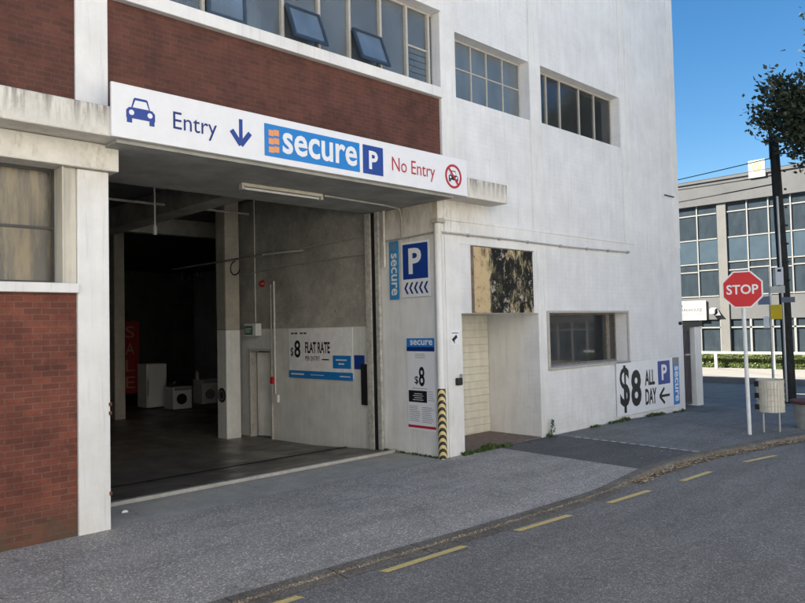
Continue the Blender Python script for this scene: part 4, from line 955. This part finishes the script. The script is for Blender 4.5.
# street sign pole
qx, qy = 17.4, -.66
t_ = thing('street_name_sign', 'slim grey post with two street name blades and a yellow plate', 'sign', (qx, qy, -.15))
build('pole', MB().tube([(qx, qy, -.25), (qx, qy, 2.95)], .028, 8), 'metal', t_)
fr = Fr((qx-.05, qy, 0), (0, -1, 0), (0, 0, 1))
build('yellow_plate', fr.rect(MB(), .02, .26, 1.75, 2.08, 0, .01), 'sign_yellow', t_)
build('blade', fr.rect(MB(), -.24, .02, 2.09, 2.28, 0, .015), plain('faded_blue_blade', (.16, .20, .30), .5), t_)
build('blade', fr.rect(MB(), .26, .54, 2.12, 2.24, 0, .015), plain('grey_blue_blade', (.16, .18, .22), .5), t_)
build('white_plate', fr.rect(MB(), .16, .32, 2.52, 2.92, 0, .01), 'sign_white', t_)
build('white_plate', fr.rect(MB(), .03, .34, 2.34, 2.50, 0, .01), 'fence_w', t_)
build('arrow', fr.rect(MB(), .20, .28, 2.82, 2.88, .011, .013), 'ink', t_)
build('white_plate', fr.rect(MB(), -.14, -.02, 1.55, 1.82, 0, .01), 'sign_white', t_)

# overhead wires
def wire(a, b, sag, label, r_=.012):
    P = []
    for i in range(25):
        t = i/24; P.append((a[0]+(b[0]-a[0])*t, a[1]+(b[1]-a[1])*t, a[2]+(b[2]-a[2])*t-sag*4*t*(1-t)))
    build('overhead_wire', MB().tube(P, r_, 5), 'black', label=label, cat='wire', group='overhead wires at the pole', loc=a)
wire((17.9, -.72, 5.55), (22, 30, 6.4), .5, 'highest wire running from the pole towards the white building against the sky')
wire((17.9, -.72, 5.6), (16.5, -30, 6.3), .4, 'wire leaving the pole to the right behind the tree crown')
wire((18.0, -.8, 5.15), (30, 20, 8.3), .25, 'upper sagging wire running in front of the far roof parapet', .016)
wire((18.0, -.8, 4.95), (30, 24, 7.2), .30, 'lower sagging wire running in front of the far roof parapet', .016)
wire((26, -12, 7.3), (26.5, 30, 7.6), .5, 'straight thin wire crossing above the side street', .012)

# ------------------------------------------------------------------ far building across the side street
X0 = 37.0
F = thing('office_building', 'low concrete office block with blue spandrel windows across the side street', 'building', (X0, 0, -.45))
y0, y1 = -36.0, 30.0
colsY = [12.4, 8.075, 3.6, -.9, -5.4, -9.9, -14.4, -18.9, -23.4, 16.9, 21.4]
build('parapet', MB().box(X0-.15, X0+12, y0, y1, 7.73, 8.98), 'far_conc', F)
build('coping', MB().box(X0-.22, X0-.15, y0, y1, 8.9, 9.06).box(X0-.15, X0+12, y0, y1, 8.982, 9.06), 'far_conc', F)
build('wall', MB().box(X0, X0+12, y0, y1, 1.8, 2.93), 'far_conc', F)
build('wall', MB().box(X0+.8, X0+12, y0, y1, -.6, 1.8).box(X0+2.2, X0+12, y0, y1, 2.93, 7.73), 'garage_wall', F)
for c in sorted(colsY):
    build('column', MB().box(X0-.06, X0+.35, c-.225, c+.225, -.6, 7.728), 'far_col', F)
cs = sorted(colsY)
rf = random.Random(7)
for k in range(len(cs)-1):
    a, b = cs[k]+.226, cs[k+1]-.226; n_ = 4 if b-a > 3 else 2
    ys = [a+(b-a)*i/n_ for i in range(n_+1)]
    if abs(cs[k]-8.075) < .01: ys = [8.3, 9.35, 10.45, 11.3, 12.17]
    f = MB()
    for y in ys[1:-1]: f.box(X0-.02, X0+.08, y-.03, y+.03, 2.95, 7.72)
    for i in range(len(ys)-1):
        l_, r_ = ys[i]+.046, ys[i+1]-.046
        for z in (7.25, 5.95, 4.70, 4.28 if i % 2 else 4.35, 3.0): f.box(X0-.01, X0+.07, l_, r_, z-.03, z+.03)
    wf = build('window', f, 'far_frame', F)
    build('pane', MB().box(X0+.03, X0+.045, a, b, 5.95, 7.72).box(X0+.03, X0+.045, a, b, 2.96, 4.70), 'glass_far', wf)
    build('spandrel_panel', MB().box(X0+.02, X0+.05, a, b, 4.75, 5.90), 'spandrel', wf)
    bl = MB()
    for i in range(len(ys)-1):
        l_, r_ = ys[i]+.08, ys[i+1]-.08
        for z0, z1 in ((6.0, 7.2), (3.05, 4.25)):
            if rf.random() < .65:
                hgt = rf.uniform(.25, 1.0)*(z1-z0); bl.box(X0+.2, X0+.22, l_, r_-rf.uniform(0, .4), z1-hgt, z1)
    if bl.v: each('blind', bl, 'curtain', wf)
    g = MB()
    for y in ys[:-1]: g.box(X0-.0, X0+.08, y-.04, y+.06, -.5, 1.79)
    g.box(X0, X0+.07, a, b, 1.35, 1.42)
    wg = build('window', g, 'far_frame', F); build('pane', MB().box(X0+.08, X0+.09, a, b, -.45, 1.79), 'glass_far', wg)
    gb = MB()
    for i in range(len(ys)-1):
        if rf.random() < .7: gb.box(X0+.3, X0+.32, ys[i]+.1, ys[i+1]-.15, -.4, 1.3)
    if gb.v: each('blind', gb, 'curtain', wg)
t_ = thing('shop_sign', 'white shop sign board on the far office wall beside the white building edge', 'sign', (X0, 9.9, 1.8))
fr = Fr((X0-.05, 11.4, 1.78), (0, -1, 0), (0, 0, 1)); build('board', fr.rect(MB(), 0, 2.4, 0, 1.02, 0, .05), 'sign_dull', t_)
m = text(MB(), fr, 'THE', .85, 1.2, .68, .82, .052, .0); text(m, fr, 'WAREHOUSE', .82, 2.2, .46, .62, .052, .0); fr.rect(m, .95, 2.2, .30, .315, .052, .054); build('lettering', m, 'ink', t_)
t_ = thing('flood_light', 'small white flood light with dark bracket on the far concrete wall', 'light', (X0-.1, 8.55, 2.1)); build('head', MB().hull([(X0-.3, 8.5, 2.1), (X0-.05, 8.5, 2.15), (X0-.05, 8.75, 2.15), (X0-.3, 8.75, 2.1)], [(X0-.3, 8.5, 2.3), (X0-.05, 8.5, 2.4), (X0-.05, 8.75, 2.4), (X0-.3, 8.75, 2.3)]), 'white_good', t_); build('bracket', MB().hull([(X0-.25, 8.2, 2.0), (X0-.02, 8.2, 2.0), (X0-.02, 8.5, 2.0), (X0-.25, 8.5, 2.0)], [(X0-.1, 8.4, 2.3), (X0-.02, 8.4, 2.3), (X0-.02, 8.5, 2.35), (X0-.1, 8.5, 2.35)]), 'black', t_)
t_ = thing('rooftop_sign', 'square white rooftop sign with gold swirl emblem above the far parapet', 'sign', (X0, 6.2, 9.0))
fr = Fr((X0-.16, 6.60, 8.72), (0, -1, 0), (0, 0, 1)); build('board', fr.rect(MB(), 0, .78, 0, .86, 0, .08), 'sign_dull', t_)
gold = plain('gold_emblem_paint', (.42, .32, .10), .5); m = fr.ring(MB(), .40, .52, .16, .22, .082, .086); fr.ring(m, .40, .50, .07, .11, .082, .087); build('emblem', m, gold, t_)

# unseen sunlit buildings added behind the camera to bounce light onto the facade
for (xa, xb, yf, hh, mt, lab) in ((-34, -9, -14.6, 12.6, 'opp_cream', 'unseen tall cream building added across the street to bounce sunlight'), (-8.8, 8, -14.4, 12.0, 'opp_white', 'unseen white building added across the street to bounce sunlight'), (8.3, 15.5, -15.4, 7.0, 'opp_cream', 'unseen low cream building added across the street to bounce sunlight')):
    O = thing('bounce_building', lab, 'building', (xa, yf, 0))
    hl = []; x = xa+.9
    while x+1.5 < xb: hl += [(x, x+1.5, z, z+1.3) for z in [1.0+2.9*i for i in range(int(hh/2.9))]]; x += 4.6
    build('wall', MB().wall(xa, xb, -.6, hh, yf-.3, yf, hl), mt, O)
    build('side_wall', MB().box(xa, xb, yf-9, yf-.31, -.6, hh-.2), 'garage_wall', O)
    for h_ in hl: build('window', MB().box(h_[0], h_[1], yf-.2, yf-.17, h_[2], h_[3]), 'glass_far', O)
build('pavement', MB().add([(-60, -18.4, -.02), (17, -18.4, -.1), (17, -8.9, -.04), (-60, -8.9, -.02)], [(0, 1, 2, 3)]), 'opp_path', kind='structure')  # unseen pale forecourt, brought close to bounce sunlight up at the facade

# unseen building added behind the side yard to shade the side street
O = thing('shade_building', 'unseen plain grey building added behind the side yard to shade the side street', 'building', (16, 12, -.1))
hl = [(10.5+3*i, 12+3*i, z, z+1.2) for i in range(6) for z in (1.2, 4.2, 7.2)]
build('wall', MB().box(14.9, 17.6, 10.2, 34, -.6, 12.2), 'conc', O)
build('window', MB().box(17.601, 17.63, 12, 13.5, 1.2, 2.4).box(17.601, 17.63, 16, 17.5, 1.2, 2.4).box(17.601, 17.63, 12, 13.5, 5.2, 6.4), 'glass_far', O)

# low white rail and hedge
t_ = thing('white_rail_fence', 'low white rail fence along the far pavement before the hedge', 'fence', (34.0, 4, -.45))
m = MB(); m.box(33.95, 34.03, -14, 14, .19, .29); build('rail', m, 'fence_w', t_)
m = MB()
for y in [-13+i*2.55 for i in range(11)]: m.box(33.95, 34.05, y-.06, y+.06, -.5, .188)
each('rail_post', m, 'fence_w', t_)
rn = random.Random(11)
t_ = thing('hedge', 'clipped green hedge in sun behind the white rail fence', 'hedge', (34.7, 0, -.45))
build('core', MB().box(34.35, 35.1, -14, 14, -.5, .08), plain('hedge_core_twigs', (.035, .045, .015), .9), t_)
m = MB()
for i in range(16000):
    y = rn.uniform(-14, 14); side = rn.random(); top = .15+.04*math.sin(y*3)+.03*math.sin(y*11)
    x = 34.30+rn.random()*.12 if side < .6 else rn.uniform(34.3, 35.15); z = rn.uniform(-.45, top) if side < .6 else top+rn.uniform(-.06, .04)
    a, b = rn.uniform(0, 6.28), rn.uniform(-1, 1); s_ = rn.uniform(.03, .06)
    u = Vector((math.cos(a)*.5, math.sin(a), b*.6)).normalized()*s_; v = u.cross(Vector((rn.uniform(-1, 1), rn.uniform(-1, 1), rn.uniform(-1, 1)))).normalized()*s_*.7
    p = Vector((x, y, z)); m.add([p-u, p+v, p+u, p-v], [(0, 1, 2, 3)])
build('foliage', m, 'hedge', t_)

# ------------------------------------------------------------------ street tree (its crown enters the frame from the right)
tx, ty = 16.7, -2.9
t_ = thing('street_tree', 'dark purple leaved street tree whose crown hangs over the power pole', 'tree', (tx, ty, -.1))
tr = MB().tube([(tx, ty, -.15), (tx+.03, ty, .9), (tx-.02, ty+.05, 3.0), (tx+.05, ty+.02, 6.0)], .1, 12, rs=[.15, .115, .105, .08])
build('trunk', tr, 'bark', t_)
rn = random.Random(6); br = MB(); tips = []
def branch(p, d, L, r_, depth):
    pts = [p]; q = p
    for i in range(4):
        d = (d+Vector((rn.uniform(-.18, .18), rn.uniform(-.18, .18), rn.uniform(-.02, .14)))).normalized(); q = q+d*L/4; pts.append(q)
    br.tube(pts, r_, 6, rs=[r_*(1-.12*i) for i in range(5)])
    if depth == 0:
        for k in pts[1:]: tips.append((k, d))
        return
    for k in range(5 if depth > 1 else 6):
        a = rn.uniform(0, 6.28); side = Vector((math.cos(a), math.sin(a), rn.uniform(-.2, .5)))
        branch(pts[rn.choice((2, 3, 4))], (d*.9+side*.75).normalized(), L*.62, r_*.5, depth-1)
for i in range(11):
    a = i*.698+.3; branch(Vector((tx+.03, ty, 4.1+.24*i)), Vector((math.cos(a)*.95, math.sin(a)*.95, .35+.12*i)).normalized(), 1.32, .05, 2)
build('limbs', br, 'bark', t_)
m = MB()
for (p, d) in tips:
    for j in range(19):
        o = Vector((rn.gauss(0, .15), rn.gauss(0, .15), rn.gauss(0, .15))); c = p+o
        u = (d+Vector((rn.uniform(-1, 1), rn.uniform(-1, 1), rn.uniform(-1.2, .6)))).normalized()*rn.uniform(.045, .078)
        v = u.cross(Vector((rn.uniform(-1, 1), rn.uniform(-1, 1), rn.uniform(-1, 1)))).normalized()*rn.uniform(.026, .042); nn = u.cross(v).normalized()*.008
        m.add([c-u, c-u*.2+v+nn, c+u, c-u*.2-v+nn, c-u*.2], [(0, 4, 1), (4, 2, 1), (0, 3, 4), (4, 3, 2)])
build('foliage', m, 'leaf', t_)
print('tree tips', len(tips), 'faces', len(m.f))

# ------------------------------------------------------------------ weeds, leaf litter
def weedm(m, x, y, z, h_, sp, n_, rn, w_=.012):
    for i in range(n_):
        a = rn.uniform(0, 6.28); r_ = rn.uniform(0, sp); b = Vector((x+r_*math.cos(a), y-abs(r_*math.sin(a))*.6, z)); hh = h_*rn.uniform(.4, 1)
        tip = b+Vector((math.cos(a)*hh*.4, -abs(math.sin(a))*hh*.3, hh)); mid = (b+tip)/2+Vector((0, 0, hh*.12)); s_ = Vector((-math.sin(a), math.cos(a), 0))*w_
        m.add([b-s_*.4, b+s_*.4, mid+s_, mid-s_, tip], [(0, 1, 2, 3), (3, 2, 4)])
rn = random.Random(3)
t_ = thing('tall_weed', 'bushy upright green weed growing at the foot of the white wall beside the recess', 'weed', (9.42, -.06, 0))
build('stem', MB().tube([(9.42, -.06, 0), (9.41, -.08, .12), (9.43, -.09, .26)], .006, 5), 'weed', t_)
m = MB(); 
for i in range(90):
    z = rn.uniform(.0, .28); r_ = .07*(1-z/.36); a = rn.uniform(0, 6.28); p = Vector((9.42+r_*math.cos(a), -.09+r_*math.sin(a)*.6, z)); u = Vector((math.cos(a), math.sin(a), rn.uniform(-.3, .8))).normalized()*rn.uniform(.018, .035); v = u.cross(Vector((0, 0, 1))).normalized()*.012
    m.add([p-u, p+v, p+u, p-v], [(0, 1, 2, 3)])
build('leaves', m, 'weed', t_)
for (xa, xb, n_, hh, nm) in ((7.05, 8.6, 330, .07, 'weeds'), (9.3, 9.75, 60, .05, 'weeds'), (10.6, 14.1, 420, .05, 'weeds'), (6.3, 6.95, 0, .04, 'weeds')):
    if not n_: continue
    m = MB()
    for i in range(n_):
        x = xa+(xb-xa)*(rn.random() if xa > 10 else rn.random()**1.0); dens_ = .5+.5*math.sin(x*5)+.3*math.sin(x*13)
        if dens_ < .35: continue
        weedm(m, x, -.03-rn.random()*.06, slope(x), hh*(.4+dens_), .03, 3, rn)
    build('weeds', m, 'weed', kind='stuff', label='low green weeds along the foot of the wall')
m = MB()
for i in range(160):
    y = rn.uniform(.05, 1.15); weedm(m, 6.97-rn.random()*.04, y, .0, .035, .02, 1, rn)
build('weeds', m, 'weed', kind='stuff', label='low green weeds along the entrance side wall')
m = MB()
def litter(m, x, y, z, s_):
    a = rn.uniform(0, 6.28); u = Vector((math.cos(a), math.sin(a), rn.uniform(-.35, .35)))*s_; v = Vector((-math.sin(a), math.cos(a), rn.uniform(-.35, .35)))*s_*rn.uniform(.35, .7)
    p = Vector((x, y, z+.008+rn.random()*.015)); m.add([p-u, p+v, p+u, p-v, p+Vector((0, 0, .006))], [(0, 4, 1), (4, 2, 1), (0, 3, 4), (4, 3, 2)])
def kerby(x):
    for i in range(len(KD)-1):
        if KD[i][0] <= x <= KD[i+1][0]: return KD[i][1]+(KD[i+1][1]-KD[i][1])*(x-KD[i][0])/(KD[i+1][0]-KD[i][0])
for i in range(2500):
    x = 7.6+rn.random()*5.8
    if rn.random() > .35+.65*abs(math.sin(x*2.3)*math.sin(x*5.1+1)): continue
    y = kerby(x)-abs(rn.gauss(.02, .07))-.01
    litter(m, x, y, -.082+slope(x), rn.uniform(.010, .030))
for i in range(900):
    x = 1.5+rn.random()*6.4; y = kerby(x)-abs(rn.gauss(.0, .025))+.01; litter(m, x, y, -.082, rn.uniform(.004, .012))
for i in range(60):
    x = rn.uniform(8.5, 13); litter(m, x, kerby(x)+rn.uniform(.02, .8), slope(x)-.02+.008, rn.uniform(.01, .02))
build('leaf_litter', m, 'dead', kind='stuff', label='brown fallen leaves along the kerb')
m = MB()
for i in range(130):
    x, y = rn.uniform(1, 12), rn.uniform(-5.6, -2.5); s_ = rn.uniform(.003, .010)
    m.add([(x-s_, y, -.088+slope(x)), (x, y-s_, -.088+slope(x)), (x+s_, y, -.088+slope(x)), (x, y+s_, -.088+slope(x)), (x, y, -.088+s_+slope(x))], [(0, 1, 4), (1, 2, 4), (2, 3, 4), (3, 0, 4)])
build('grit', m, 'conc', kind='stuff', label='loose pale grit on the road')
t_ = thing('litter_scrap', 'crumpled white paper scrap on the ground beside the left pier', 'litter', (2.95, .25, .0))
build('scrap_paper', MB().hull([(2.9, .5, .0), (2.96, .48, .0), (2.98, .53, .0), (2.93, .55, .0)], [(2.91, .5, .015), (2.95, .49, .02), (2.965, .525, .01), (2.94, .54, .018)]), 'sign_white', t_)
